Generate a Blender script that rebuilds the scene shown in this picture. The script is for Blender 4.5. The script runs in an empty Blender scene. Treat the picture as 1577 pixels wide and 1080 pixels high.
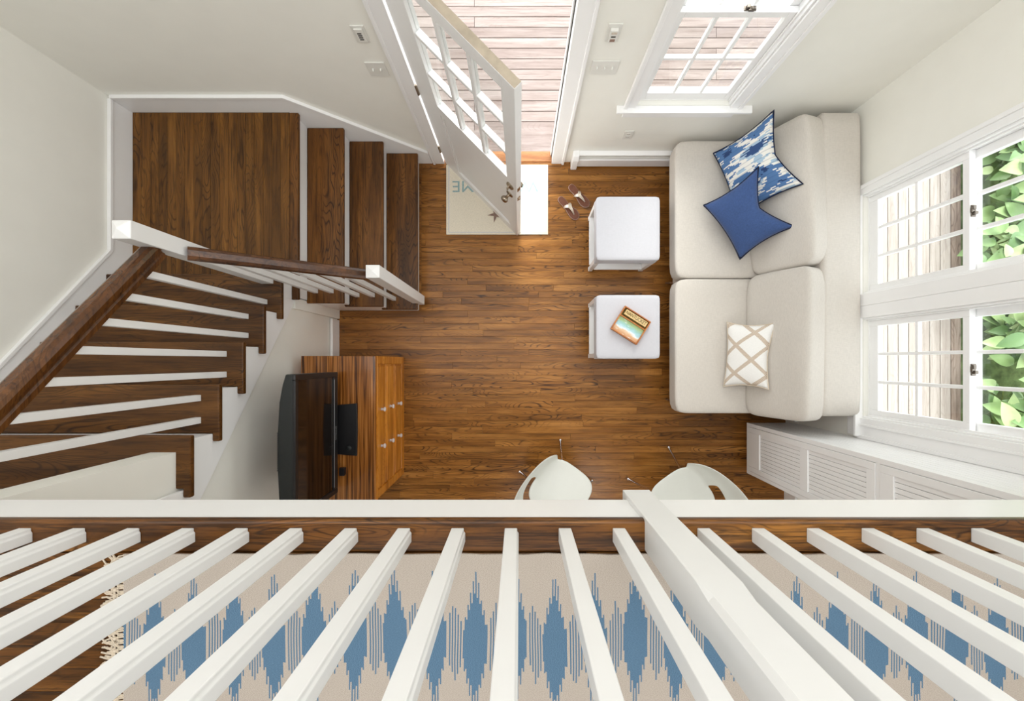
import bpy, bmesh, math, random
from mathutils import Vector, Matrix
random.seed(7)
C = bpy.context.scene.collection
SC = bpy.context.scene
PI = math.pi
D = 3.776            # camera height above the living room floor
R = 0.0515 * D       # stair rise
# ------------------------------------------------------------------ camera, sky, lights, exposure
cd = bpy.data.cameras.new('camera'); cam = bpy.data.objects.new('camera', cd); C.objects.link(cam)
cam.location = (0, 0, D); cam.rotation_euler = (0, 0, 0)
cd.sensor_width = 36; cd.lens = 656 / 1577 * 36
cd.shift_x = -11.5 / 1577; cd.shift_y = 17 / 1577; cd.clip_start = 0.02
SC.camera = cam
vs = SC.view_settings
vs.view_transform = 'Standard'; vs.look = 'None'; vs.gamma = 1; vs.use_curve_mapping = False
vs.exposure = 0.0
SC.cycles.use_denoising = True
SC.cycles.max_bounces = 10; SC.cycles.diffuse_bounces = 6
w = bpy.data.worlds.new('sky'); SC.world = w; w.use_nodes = True
bg = w.node_tree.nodes['Background']; bg.inputs[0].default_value = (0.93, 0.97, 1.0, 1); bg.inputs[1].default_value = 3.2
def area(name, loc, sx, sy, power, col=(1, 1, 1), rot=(0, 0, 0), portal=False):
    l = bpy.data.lights.new(name, 'AREA'); l.shape = 'RECTANGLE'; l.size = sx; l.size_y = sy
    l.energy = power; l.color = col
    if portal: l.cycles.is_portal = True
    o = bpy.data.objects.new(name, l); C.objects.link(o); o.location = loc; o.rotation_euler = rot
    return o
area('room_fill', (-0.2, 0.45, 4.25), 4.4, 2.4, 74, (0.99, 0.995, 1.0))  # unseen soft fill added overhead to brighten the room, no real fixture
area('loft_fill', (0.2, -2.1, 4.6), 3.0, 1.6, 24, (0.99, 0.995, 1.0))  # second added fill, lifts the railing and loft; source is invented
area('under_loft_fill', (0.7, -1.9, 2.52), 1.2, 0.8, 18, (1.0, 0.99, 0.97))  # fill added under the loft for the chairs and cabinet, lamp unseen
area('portal_door', (-0.19, 1.86, 1.03), 0.93, 2.04, 1, rot=(-PI/2, 0, 0), portal=True)
area('portal_back_window', (1.13, 1.86, 1.53), 0.65, 1.36, 1, rot=(-PI/2, 0, 0), portal=True)
area('portal_side_window', (2.47, 0.80, 1.46), 1.22, 0.68, 1, rot=(0, PI/2, 0), portal=True)
area('portal_side_window', (2.47, -0.04, 1.46), 1.22, 0.68, 1, rot=(0, PI/2, 0), portal=True)
sl = bpy.data.lights.new('hazy_sun', 'SUN'); sl.energy = 5.2; sl.angle = math.radians(38); sl.color = (1.0, 0.97, 0.92)
so = bpy.data.objects.new('hazy_sun', sl); C.objects.link(so); so.location = (1, 6, 6)
so.rotation_euler = Vector((-0.10, -0.80, -0.62)).to_track_quat('-Z', 'Y').to_euler()

# ------------------------------------------------------------------ helpers
OFF = {}
def nob(): return bmesh.new()
def box(bm, x0, x1, y0, y1, z0, z1):
    vs_ = [bm.verts.new(p) for p in ((x0,y0,z0),(x1,y0,z0),(x1,y1,z0),(x0,y1,z0),(x0,y0,z1),(x1,y0,z1),(x1,y1,z1),(x0,y1,z1))]
    for f in ((0,3,2,1),(4,5,6,7),(0,1,5,4),(1,2,6,5),(2,3,7,6),(3,0,4,7)): bm.faces.new([vs_[i] for i in f])
    return vs_
def prism(bm, pts, a0, a1, axis='z'):
    """polygon pts extruded along axis: axis z -> (x,y); y -> (x,z); x -> (y,z)"""
    def P(p, a):
        return {'z': (p[0], p[1], a), 'y': (p[0], a, p[1]), 'x': (a, p[0], p[1])}[axis]
    A = [bm.verts.new(P(p, a0)) for p in pts]; B = [bm.verts.new(P(p, a1)) for p in pts]
    n = len(pts)
    bm.faces.new(A); bm.faces.new(B[::-1])
    for i in range(n): bm.faces.new((A[i], B[i], B[(i+1) % n], A[(i+1) % n]))
    bmesh.ops.recalc_face_normals(bm, faces=bm.faces[:])
def tube(bm, pts, r, n=8, cap=True):
    pts = [Vector(p) for p in pts]; rings = []
    rr = r if isinstance(r, (list, tuple)) else [r] * len(pts)
    u = None
    for i, p in enumerate(pts):
        d = (pts[min(i+1, len(pts)-1)] - pts[max(i-1, 0)]).normalized()
        if u is None:
            u = d.orthogonal().normalized()
        else:
            u = (u - d * u.dot(d)).normalized()
        v = d.cross(u)
        rings.append([bm.verts.new(p + (u * math.cos(2*PI*k/n) + v * math.sin(2*PI*k/n)) * rr[i]) for k in range(n)])
    for a, b in zip(rings, rings[1:]):
        for k in range(n): bm.faces.new((a[k], a[(k+1) % n], b[(k+1) % n], b[k]))
    if cap:
        bm.faces.new(rings[0][::-1]); bm.faces.new(rings[-1])
def lathe(bm, prof, c=(0,0,0), axis=Vector((0,0,1)), n=16):
    axis = Vector(axis).normalized(); u = axis.orthogonal().normalized(); v = axis.cross(u); c = Vector(c)
    rings = [[bm.verts.new(c + axis*h + (u*math.cos(2*PI*k/n) + v*math.sin(2*PI*k/n))*max(r, 1e-4)) for k in range(n)] for r, h in prof]
    for a, b in zip(rings, rings[1:]):
        for k in range(n): bm.faces.new((a[k], a[(k+1) % n], b[(k+1) % n], b[k]))
    bm.faces.new(rings[0][::-1]); bm.faces.new(rings[-1])
def sweep(bm, prof, p0, p1):
    """profile of (side, up) points swept along the straight line p0-p1"""
    p0, p1 = Vector(p0), Vector(p1); d = (p1 - p0).normalized()
    s = d.cross(Vector((0,0,1))).normalized(); u = s.cross(d)
    A = [bm.verts.new(p0 + s*a + u*b) for a, b in prof]; B = [bm.verts.new(p1 + s*a + u*b) for a, b in prof]
    n = len(prof); bm.faces.new(A); bm.faces.new(B[::-1])
    for i in range(n): bm.faces.new((A[i], B[i], B[(i+1) % n], A[(i+1) % n]))
    bmesh.ops.recalc_face_normals(bm, faces=bm.faces[:])
def soft(bm, c, s, n=7.0, bulge=0.0, sub=14, rot=None, wob=0.0):
    """rounded, slightly plump cushion block of full size s"""
    t = bmesh.new(); bmesh.ops.create_cube(t, size=2)
    bmesh.ops.subdivide_edges(t, edges=t.edges[:], cuts=sub, use_grid_fill=True)
    M = rot or Matrix.Identity(3); c = Vector(c); mp = {}
    for v in t.verts:
        x, y, z = v.co
        k = (abs(x)**n + abs(y)**n + abs(z)**n) ** (-1/n)
        x, y, z = x*k, y*k, z*k
        b = 1 + bulge * (1 - x*x) * (1 - y*y)
        w_ = wob * (math.sin(x*5 + y*3 + c.x*9) + math.sin(y*6.1 - x*2 + c.y*7)) * (1 - z*z if abs(z) < .5 else .6)
        q = Vector((x * s[0]/2, y * s[1]/2, z * b * s[2]/2 + w_))
        mp[v] = bm.verts.new(M @ q + c)
    for f in t.faces: bm.faces.new([mp[v] for v in f.verts])
    t.free()
def obj(name, bm, mat, parent=None, bevel=0, smooth=False, seg=2, kind=None, label=None, keep=False):
    me = bpy.data.meshes.new(name)
    if not keep:
        xs = [v.co for v in bm.verts]
        c = Vector([(min(p[i] for p in xs) + max(p[i] for p in xs)) / 2 for i in range(3)])
    else: c = Vector((0, 0, 0))
    for v in bm.verts: v.co -= c
    bm.to_mesh(me); bm.free(); me.materials.append(mat)
    if smooth:
        for p in me.polygons: p.use_smooth = True
    o = bpy.data.objects.new(name, me); C.objects.link(o)
    o.location = c
    if parent is not None:
        o.parent = parent; o.location = c - OFF.get(parent.name, Vector((0,0,0)))
    OFF[o.name] = c
    if bevel:
        m = o.modifiers.new('bevel', 'BEVEL'); m.width = bevel; m.segments = seg; m.limit_method = 'ANGLE'; m.angle_limit = 0.6
    if kind: o['kind'] = kind
    if label: o['label'] = label
    return o
def tag(o, label=None, cat=None, group=None, kind=None):
    if label: o['label'] = label
    if cat: o['category'] = cat
    if group: o['group'] = group
    if kind: o['kind'] = kind
    return o
def thing(name, label, cat, loc=(0,0,0), rotz=0, group=None, kind=None):
    o = bpy.data.objects.new(name, None); C.objects.link(o); o.empty_display_size = 0.1
    o.location = loc; o.rotation_euler = (0, 0, rotz); OFF[o.name] = Vector((0,0,0))
    return tag(o, label, cat, group, kind)
def wthing(name, label, cat, loc, group=None, kind=None):
    """thing whose parts are given in world coordinates"""
    o = thing(name, label, cat, loc, 0, group, kind); OFF[o.name] = Vector(loc); return o
def struct(name, bm, mat, bevel=0, label=None):
    return tag(obj(name, bm, mat, None, bevel), label, None, None, 'structure')
def bxo(name, mat, parent, x0, x1, y0, y1, z0, z1, bevel=0, **k):
    b = nob(); box(b, x0, x1, y0, y1, z0, z1); return obj(name, b, mat, parent, bevel, **k)
def copy_tree(o, parent=None):
    c = o.copy(); C.objects.link(c)
    if parent is not None: c.parent = parent
    OFF[c.name] = OFF.get(o.name, Vector((0,0,0)))
    for ch in list(o.children): copy_tree(ch, c)
    return c
def join_text(word, size, extrude=0.0006):
    cu = bpy.data.curves.new('text', 'FONT'); cu.body = word; cu.size = size; cu.extrude = extrude; cu.align_x = 'CENTER'; cu.align_y = 'CENTER'
    t = bpy.data.objects.new('text', cu); C.objects.link(t)
    bpy.context.view_layer.update()
    me = bpy.data.meshes.new_from_object(t.evaluated_get(bpy.context.evaluated_depsgraph_get()))
    bm = bmesh.new(); bm.from_mesh(me)
    bpy.data.objects.remove(t); bpy.data.curves.remove(cu); bpy.data.meshes.remove(me)
    return bm

# ------------------------------------------------------------------ materials
class N:
    def __init__(s, name):
        s.m = bpy.data.materials.new(name); s.m.use_nodes = True; s.t = s.m.node_tree
        s.b = s.t.nodes['Principled BSDF']
    def n(s, t, **k):
        x = s.t.nodes.new(t)
        for a, v in k.items(): setattr(x, a, v)
        return x
    def l(s, a, b): s.t.links.new(a, b)
    def math(s, op, a, b=None, c=None):
        x = s.n('ShaderNodeMath', operation=op)
        for i, v in enumerate((a, b, c)):
            if v is None: continue
            if isinstance(v, (int, float)): x.inputs[i].default_value = v
            else: s.l(v, x.inputs[i])
        return x.outputs[0]
    def mix(s, f, a, b, mode='MIX'):
        x = s.n('ShaderNodeMix', data_type='RGBA', blend_type=mode)
        for i, v in ((0, f), (6, a), (7, b)):
            if isinstance(v, (int, float)): x.inputs[i].default_value = v
            elif isinstance(v, tuple): x.inputs[i].default_value = (*v, 1)
            else: s.l(v, x.inputs[i])
        return x.outputs[2]
    def coord(s, scale, kind='Object', rnd=True):
        tc = s.n('ShaderNodeTexCoord'); out = tc.outputs[kind]
        if rnd:
            oi = s.n('ShaderNodeObjectInfo')
            a = s.n('ShaderNodeVectorMath', operation='SCALE'); a.inputs[0].default_value = (17.3, 9.1, 23.7); s.l(oi.outputs['Random'], a.inputs['Scale'])
            d = s.n('ShaderNodeVectorMath', operation='ADD'); s.l(out, d.inputs[0]); s.l(a.outputs[0], d.inputs[1]); out = d.outputs[0]
        mp = s.n('ShaderNodeMapping'); mp.inputs['Scale'].default_value = scale; s.l(out, mp.inputs[0])
        return mp.outputs[0]
    def noise(s, vec, scale=1, detail=4, rough=.55, dist=0):
        x = s.n('ShaderNodeTexNoise'); s.l(vec, x.inputs['Vector'])
        x.inputs['Scale'].default_value = scale; x.inputs['Detail'].default_value = detail
        x.inputs['Roughness'].default_value = rough; x.inputs['Distortion'].default_value = dist
        return x.outputs[0]
    def ramp(s, f, stops, interp='LINEAR'):
        x = s.n('ShaderNodeValToRGB'); x.color_ramp.interpolation = interp; e = x.color_ramp.elements
        while len(e) < len(stops): e.new(0.5)
        for i, (p, c) in enumerate(stops): e[i].position = p; e[i].color = (*c, 1)
        s.l(f, x.inputs[0]); return x.outputs[0]
    def bump(s, h, strength=.2, dist=.002):
        x = s.n('ShaderNodeBump'); x.inputs['Strength'].default_value = strength; x.inputs['Distance'].default_value = dist
        s.l(h, x.inputs['Height']); s.l(x.outputs[0], s.b.inputs['Normal'])
def srgb(*c):
    return tuple(((v/255)/12.92 if v/255 <= .04045 else ((v/255+.055)/1.055)**2.4) for v in c)
def plain(name, col, rough=.5, metal=0, spec=.5, noise=0, nscale=30, bump=0):
    k = N(name); b = k.b
    b.inputs['Roughness'].default_value = rough; b.inputs['Metallic'].default_value = metal
    b.inputs['Specular IOR Level'].default_value = spec
    f = k.noise(k.coord((1,1,1)), nscale, 3)
    lo = tuple(c*(1-noise) for c in col); hi = tuple(min(1, c*(1+noise)) for c in col)
    k.l(k.ramp(f, [(.3, lo), (.7, hi)]), b.inputs['Base Color'])
    if bump: k.bump(f, bump, .001)
    return k.m
def wood(name, dark, mid, light, along='x', rough=.34, spec=.4, wave=1.0, var=.28, fine=1.0, grain=(.05, .02, .01), freq=1.0):
    k = N(name); b = k.b
    def sc(a, c):
        a *= freq; c *= freq
        return {'x': (a, c, c), 'y': (c, a, c), 'z': (c, c, a)}[along]
    broad = k.noise(k.coord(sc(1.3, 11)), 1, 5, .6, .4)
    col = k.ramp(broad, [(.28, dark), (.5, mid), (.74, light)])
    # cathedral figure: contour lines of a stretched noise
    fig = k.noise(k.coord(sc(1.5, 8.5)), 1, 1.5, .45, .25)
    rings = k.math('FRACT', k.math('MULTIPLY', fig, 24))
    tri = k.math('ABSOLUTE', k.math('SUBTRACT', rings, .5))
    amp = k.noise(k.coord(sc(.9, 5)), 1, 2)
    line = k.math('MULTIPLY', k.math('SMOOTH_MIN', k.math('MAXIMUM', k.math('MULTIPLY', k.math('SUBTRACT', tri, .32), 6.5), 0), 1, .1),
                  k.math('MAXIMUM', k.math('MINIMUM', k.math('MULTIPLY', k.math('SUBTRACT', amp, .40), 5), 1), 0.12))
    st = k.noise(k.coord(sc(3.5, 95)), 1, 5, .75)
    stre = k.math('MAXIMUM', k.math('MULTIPLY', k.math('SUBTRACT', st, .50), 3.6 * fine), 0)
    col = k.mix(k.math('MINIMUM', k.math('MULTIPLY', line, .8 * wave), 1), col, grain)
    col = k.mix(k.math('MINIMUM', stre, .62), col, grain)
    st2 = k.noise(k.coord(sc(2.2, 42)), 1, 3, .6)
    col = k.mix(k.math('MINIMUM', k.math('MAXIMUM', k.math('MULTIPLY', k.math('SUBTRACT', st2, .53), 3.4 * fine), 0), .55), col, grain)
    oi = k.n('ShaderNodeObjectInfo')
    val = k.math('MULTIPLY_ADD', oi.outputs['Random'], 2 * var, 1 - var)
    hs = k.n('ShaderNodeHueSaturation'); k.l(val, hs.inputs['Value']); k.l(col, hs.inputs['Color'])
    k.l(hs.outputs[0], b.inputs['Base Color'])
    b.inputs['Roughness'].default_value = rough; b.inputs['Specular IOR Level'].default_value = spec
    k.bump(st, .12, .0008)
    return k.m
def zebra(name):
    k = N(name); b = k.b
    v = k.coord((78, 1.3, 8), rnd=False)
    f = k.noise(v, 1, 3, .6, .5)
    k.l(k.ramp(f, [(.36, srgb(52, 28, 12)), (.45, srgb(112, 66, 26)), (.56, srgb(150, 94, 42)), (.7, srgb(180, 124, 66))]), b.inputs['Base Color'])
    b.inputs['Roughness'].default_value = .16; b.inputs['Specular IOR Level'].default_value = .5
    return k.m
def fabric(name, col, scale=420, rough=.9, amt=.10, bump=.25, blotch=0):
    k = N(name); b = k.b
    a = k.noise(k.coord((1, .12, .5)), scale, 2); c = k.noise(k.coord((.12, 1, .5)), scale, 2)
    f = k.math('MULTIPLY', k.math('ADD', a, c), .5)
    lo = tuple(x*(1-amt) for x in col); hi = tuple(min(1, x*(1+amt)) for x in col)
    cc = k.ramp(f, [(.38, lo), (.62, hi)])
    if blotch:
        g = k.noise(k.coord((1,1,1)), 9, 5, .65)
        cc = k.mix(k.math('MULTIPLY', g, blotch), cc, tuple(x*.55 for x in col))
    k.l(cc, b.inputs['Base Color']); b.inputs['Roughness'].default_value = rough; b.inputs['Specular IOR Level'].default_value = .15
    b.inputs['Sheen Weight'].default_value = .15
    k.bump(f, bump, .0012)
    return k.m
M = {}
M['wall'] = plain('painted_wall', srgb(240, 239, 232), .62, 0, .3, .012, 6)
M['white'] = plain('white_trim_paint', srgb(244, 244, 244), .32, 0, .45, .008, 8)
M['ceil'] = plain('ceiling_paint', srgb(240, 240, 236), .8, 0, .2, .01, 6)
M['rail_white'] = plain('white_baluster_paint', srgb(230, 230, 229), .36, 0, .42, .01, 10)
M['floor'] = wood('oak_floor', srgb(102, 62, 22), srgb(144, 94, 40), srgb(184, 128, 64), 'x', .30, .32, 1.15, .12, .72, srgb(52, 28, 9))
M['tread_x'] = wood('oak_tread', srgb(62, 36, 12), srgb(90, 56, 21), srgb(118, 78, 34), 'x', .36, .3, 1.0, .10, 1.1, srgb(32, 17, 6))
M['tread_y'] = wood('oak_tread_lower', srgb(70, 42, 13), srgb(104, 64, 23), srgb(134, 88, 38), 'y', .36, .3, 1.1, .08, 1.1, srgb(38, 20, 6))
M['landing'] = wood('oak_landing', srgb(74, 46, 14), srgb(106, 68, 24), srgb(138, 94, 40), 'y', .36, .3, .9, .14, 1.1, srgb(38, 21, 6))
M['nosing'] = wood('oak_loft_edge', srgb(56, 31, 10), srgb(104, 64, 24), srgb(160, 108, 48), 'x', .28, .35, .9, .05, 2.0, srgb(24, 11, 4), 1.25)
M['rail'] = wood('dark_handrail_wood', srgb(58, 33, 13), srgb(92, 55, 24), srgb(124, 80, 40), 'y', .2, .5, .7, .05, .8, srgb(30, 15, 7))
M['rail_x'] = wood('dark_short_handrail_wood', srgb(52, 28, 12), srgb(84, 50, 24), srgb(112, 70, 36), 'x', .24, .5, .7, .05, .8, srgb(32, 16, 7))
M['cherry'] = wood('orange_drawer_wood', srgb(160, 96, 22), srgb(204, 130, 40), srgb(226, 156, 62), 'y', .25, .45, .5, .05, .7, srgb(92, 46, 12))
M['zebra'] = zebra('striped_veneer')
M['deck'] = wood('bleached_deck', srgb(122, 108, 103), srgb(144, 132, 127), srgb(162, 151, 147), 'x', .8, .06, .25, .10, .6, srgb(96, 80, 74), 0.8)
M['deck_y'] = wood('bleached_side_deck', srgb(148, 138, 131), srgb(166, 157, 150), srgb(182, 174, 168), 'y', .8, .06, .25, .05, .5, srgb(112, 94, 84), 0.8)
M['deck_old'] = wood('weathered_side_deck', srgb(100, 84, 76), srgb(126, 110, 100), srgb(150, 136, 126), 'y', .8, .06, .6, .05, .8, srgb(72, 56, 48), 0.8)
M['threshold'] = wood('threshold_wood', srgb(120, 70, 34), srgb(160, 104, 58), srgb(186, 130, 84), 'x', .35, .4, .6, .02, .6, srgb(80, 42, 18))
M['linen'] = fabric('oatmeal_linen', srgb(205, 199, 191), 300, .9, .05)
M['navy'] = fabric('navy_velvet', srgb(68, 92, 142), 320, .8, .16, .2, .55)
M['navy_trim'] = plain('dark_navy_cord', srgb(26, 32, 58), .8, 0, .2, .1, 200)
M['white_fabric'] = fabric('white_cotton', srgb(199, 199, 205), 380, .9, .03)
M['cream_trim'] = plain('cream_cord', srgb(214, 200, 180), .85, 0, .2, .1, 200)
M['chrome'] = plain('chrome', (.78, .76, .78), .12, 1.0, .5, .03)
M['nickel'] = plain('aged_nickel', srgb(168, 154, 136), .25, 1.0, .5, .06)
M['steel_dark'] = plain('dark_steel', srgb(120, 112, 104), .3, 1.0, .5, .1)
M['black'] = plain('black_plastic', srgb(24, 24, 26), .35, 0, .5, .1)
M['tvback'] = plain('grey_black_plastic', srgb(32, 35, 34), .55, 0, .4, .06)
M['screen'] = plain('dark_screen', srgb(20, 13, 10), .07, 0, .6, .04)
M['darkslot'] = plain('dark_slot', srgb(70, 66, 62), .7, 0, .2, .05)
M['silver'] = plain('silver_print', srgb(170, 170, 172), .4, .6, .5, .05)
M['plastic'] = plain('moulded_white_plastic', srgb(222, 225, 219), .34, 0, .45, .008)
M['plate'] = plain('switch_plate_plastic', srgb(226, 225, 219), .35, 0, .45, .01)
M['mat'] = fabric('cream_doormat', srgb(228, 220, 202), 500, .95, .10, .5)
M['mat_ink'] = plain('pale_blue_print', srgb(150, 176, 178), .9, 0, .1, .12, 120)
M['starfish'] = plain('dried_starfish', srgb(138, 116, 106), .85, 0, .2, .25, 90, .4)
M['leather'] = plain('brown_insole', srgb(108, 66, 48), .5, 0, .3, .15, 60)
M['sole'] = plain('sandal_edge', srgb(150, 122, 108), .6, 0, .3, .1)
M['strap'] = plain('silver_strap', srgb(214, 202, 186), .3, .55, .5, .15, 150)
M['boxwood'] = wood('orange_box_wood', srgb(150, 84, 36), srgb(190, 116, 56), srgb(214, 148, 84), 'x', .4, .4, .4, .03, .6, srgb(120, 60, 22), 2)
M['signwood'] = wood('pale_sign_wood', srgb(196, 164, 104), srgb(222, 194, 138), srgb(236, 214, 166), 'x', .5, .3, .3, .03, .6, srgb(170, 130, 70), 3)
M['ink'] = plain('dark_letter_paint', srgb(66, 56, 40), .6, 0, .3, .1)
M['pebble'] = plain('moss_tray_bottom', srgb(112, 96, 52), .8, 0, .2, .2, 80)
M['soil'] = plain('dark_soil', srgb(84, 100, 62), .95, 0, .1, .4, 14)
M['lawn'] = plain('lawn_green', srgb(96, 118, 66), .95, 0, .1, .3, 9)
M['stem'] = plain('shrub_stem', srgb(96, 110, 62), .8, 0, .2, .2)
def glass_mat():
    k = N('clear_glass'); out = k.t.nodes['Material Output']; k.t.nodes.remove(k.b)
    tr = k.n('ShaderNodeBsdfTransparent'); gl = k.n('ShaderNodeBsdfGlossy'); gl.inputs['Roughness'].default_value = .02
    lw = k.n('ShaderNodeLayerWeight'); lw.inputs[0].default_value = .5
    nz = k.noise(k.coord((1,1,1)), 3, 2)
    k.l(k.ramp(nz, [(.2, (.955, .97, .965)), (.8, (.975, .985, .98))]), tr.inputs[0])
    mx = k.n('ShaderNodeMixShader'); k.l(k.math('MULTIPLY_ADD', k.math('POWER', lw.outputs['Facing'], 4), .45, .03), mx.inputs[0]); k.l(tr.outputs[0], mx.inputs[1]); k.l(gl.outputs[0], mx.inputs[2])
    k.l(mx.outputs[0], out.inputs[0]); return k.m
M['glass'] = glass_mat()
def knob_glass():
    k = N('clear_knob_glass'); b = k.b
    f = k.noise(k.coord((1,1,1)), 60, 2)
    k.l(k.ramp(f, [(.3, (.86, .84, .84)), (.7, (.97, .96, .97))]), b.inputs['Base Color'])
    b.inputs['Roughness'].default_value = .05; b.inputs['Transmission Weight'].default_value = .55
    return k.m
M['knob'] = knob_glass()
def leaf_mat():
    k = N('shrub_leaf'); b = k.b
    oi = k.n('ShaderNodeObjectInfo')
    c = k.ramp(oi.outputs['Random'], [(0, srgb(92, 124, 74)), (.35, srgb(116, 146, 92)), (.7, srgb(142, 170, 110)), (1, srgb(176, 192, 138))])
    f = k.noise(k.coord((1,1,1)), 22, 3)
    c = k.mix(k.math('MULTIPLY', f, .45), c, srgb(84, 116, 66))
    k.l(c, b.inputs['Base Color']); b.inputs['Roughness'].default_value = .45
    b.inputs['Subsurface Weight'].default_value = .0
    return k.m
M['leaf'] = leaf_mat()
def ikat_pillow():
    k = N('ikat_blue_print'); b = k.b
    tc = k.n('ShaderNodeUVMap'); sp = k.n('ShaderNodeSeparateXYZ'); k.l(tc.outputs[0], sp.inputs[0])
    u, v = sp.outputs[0], sp.outputs[1]
    u, v = v, u
    vq = k.math('DIVIDE', k.math('FLOOR', k.math('MULTIPLY', v, 64)), 64)
    jag = k.n('ShaderNodeTexWhiteNoise', noise_dimensions='1D'); k.l(k.math('MULTIPLY', vq, 64), jag.inputs['W'])
    uj = k.math('ADD', u, k.math('MULTIPLY', k.math('SUBTRACT', jag.outputs[0], .5), .17))
    cb = k.n('ShaderNodeCombineXYZ'); k.l(k.math('MULTIPLY', uj, 2.1), cb.inputs[0]); k.l(k.math('MULTIPLY', vq, 4.6), cb.inputs[1]); cb.inputs[2].default_value = 5.2
    f = k.noise(cb.outputs[0], 1.25, 1.5, .5)
    big = k.ramp(f, [(0, srgb(46, 66, 106)), (.34, srgb(84, 118, 164)), (.50, srgb(230, 228, 222)), (.60, srgb(164, 188, 208)), (.68, srgb(56, 80, 124))], 'CONSTANT')
    st = k.math('FRACT', k.math('MULTIPLY', v, 17))
    line = k.math('MULTIPLY', k.math('GREATER_THAN', st, .8), .28)
    col = k.mix(line, big, srgb(60, 84, 126))
    k.l(col, b.inputs['Base Color']); b.inputs['Roughness'].default_value = .9; b.inputs['Specular IOR Level'].default_value = .15
    k.bump(st, .25, .002)
    return k.m
M['ikat'] = ikat_pillow()
def lattice_pillow():
    k = N('cream_lattice_cotton'); b = k.b
    tc = k.n('ShaderNodeUVMap'); sp = k.n('ShaderNodeSeparateXYZ'); k.l(tc.outputs[0], sp.inputs[0])
    u, v = sp.outputs[0], sp.outputs[1]
    def band(sgn):
        a = k.math('ADD', k.math('MULTIPLY', u, 2.3), k.math('MULTIPLY', v, 1.32 * sgn))
        t = k.math('ABSOLUTE', k.math('SUBTRACT', k.math('FRACT', k.math('ADD', a, .34 if sgn > 0 else .02)), .5))
        return k.math('LESS_THAN', t, .085), k.math('FRACT', k.math('MULTIPLY', k.math('SUBTRACT', k.math('MULTIPLY', u, 2.0), k.math('MULTIPLY', v, 2.0 * sgn)), 14))
    b1, d1 = band(1); b2, d2 = band(-1)
    f = k.math('MAXIMUM', b1, b2)
    dots = k.math('GREATER_THAN', k.math('MULTIPLY', k.math('ADD', d1, d2), .5), .38)
    tr = k.mix(dots, srgb(176, 156, 138), srgb(212, 198, 182))
    wv = k.noise(k.coord((1, 1, 1)), 260, 2)
    base = k.ramp(wv, [(.3, srgb(234, 233, 230)), (.7, srgb(244, 243, 240))])
    k.l(k.mix(f, base, tr), b.inputs['Base Color']); b.inputs['Roughness'].default_value = .9; b.inputs['Specular IOR Level'].default_value = .15
    k.bump(f, .5, .003)
    return k.m
M['lattice'] = lattice_pillow()
def rug_mat(x_ref, y_ref):
    """flat-woven ikat rug: stepped blue lozenges with thread lines between them"""
    k = N('ikat_flatweave'); b = k.b
    tc = k.n('ShaderNodeTexCoord'); sp = k.n('ShaderNodeSeparateXYZ'); k.l(tc.outputs['Object'], sp.inputs[0])
    P = .0987; NT = 30
    wob = k.noise(k.coord((6, 3, 1), rnd=False), 1, 2)
    xx = k.math('ADD', k.math('DIVIDE', k.math('SUBTRACT', sp.outputs[0], x_ref), P), k.math('MULTIPLY', k.math('SUBTRACT', wob, .5), .12))
    row = k.math('FLOOR', k.math('ADD', k.math('DIVIDE', k.math('SUBTRACT', sp.outputs[1], y_ref), .36), .5))
    xs = k.math('ADD', xx, k.math('MULTIPLY', row, .5))
    th = k.math('FLOOR', k.math('MULTIPLY', xs, NT))
    colid = k.math('FLOOR', k.math('ADD', xs, .5))
    u = k.math('ABSOLUTE', k.math('SUBTRACT', k.math('DIVIDE', k.math('ADD', th, .5), NT), colid))
    par = k.math('MODULO', k.math('ABSOLUTE', th), 2)
    wn = k.n('ShaderNodeTexWhiteNoise', noise_dimensions='1D'); k.l(colid, wn.inputs['W'])
    wt = k.n('ShaderNodeTexWhiteNoise', noise_dimensions='1D'); k.l(th, wt.inputs['W'])
    dy = k.math('SUBTRACT', k.math('SUBTRACT', sp.outputs[1], y_ref), k.math('MULTIPLY', row, .36))
    dy = k.math('ABSOLUTE', k.math('ADD', dy, k.math('MULTIPLY', k.math('SUBTRACT', wn.outputs[0], .5), .03)))
    L = k.math('ADD', k.math('SUBTRACT', .168, k.math('MULTIPLY', par, .046)), k.math('MULTIPLY', wt.outputs[0], .018))
    loz = k.math('LESS_THAN', k.math('ADD', k.math('DIVIDE', k.math('MAXIMUM', k.math('SUBTRACT', u, .02), 0), .36), k.math('DIVIDE', dy, L)), 1)
    loz = k.math('MULTIPLY', loz, k.math('LESS_THAN', u, .31))
    lines = k.math('MULTIPLY', k.math('MULTIPLY', k.math('GREATER_THAN', u, .32), par), k.math('LESS_THAN', dy, k.math('ADD', .045, k.math('MULTIPLY', k.math('SUBTRACT', u, .3), .24))))
    f = k.math('MULTIPLY', k.math('MAXIMUM', loz, lines), k.math('LESS_THAN', row, .5))
    wv = k.noise(k.coord((400, 900, 1), rnd=False), 1, 2); bl = k.noise(k.coord((7, 7, 1), rnd=False), 1, 4)
    blue = k.ramp(wv, [(.3, srgb(76, 106, 134)), (.7, srgb(112, 144, 170))])
    blue = k.mix(k.math('MULTIPLY', bl, .3), blue, srgb(78, 100, 118))
    sand = k.ramp(wv, [(.3, srgb(166, 154, 142)), (.7, srgb(202, 192, 181))])
    k.l(k.mix(f, sand, blue), b.inputs['Base Color']); b.inputs['Roughness'].default_value = .95; b.inputs['Specular IOR Level'].default_value = .1
    k.bump(wv, .4, .0015)
    return k.m
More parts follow.
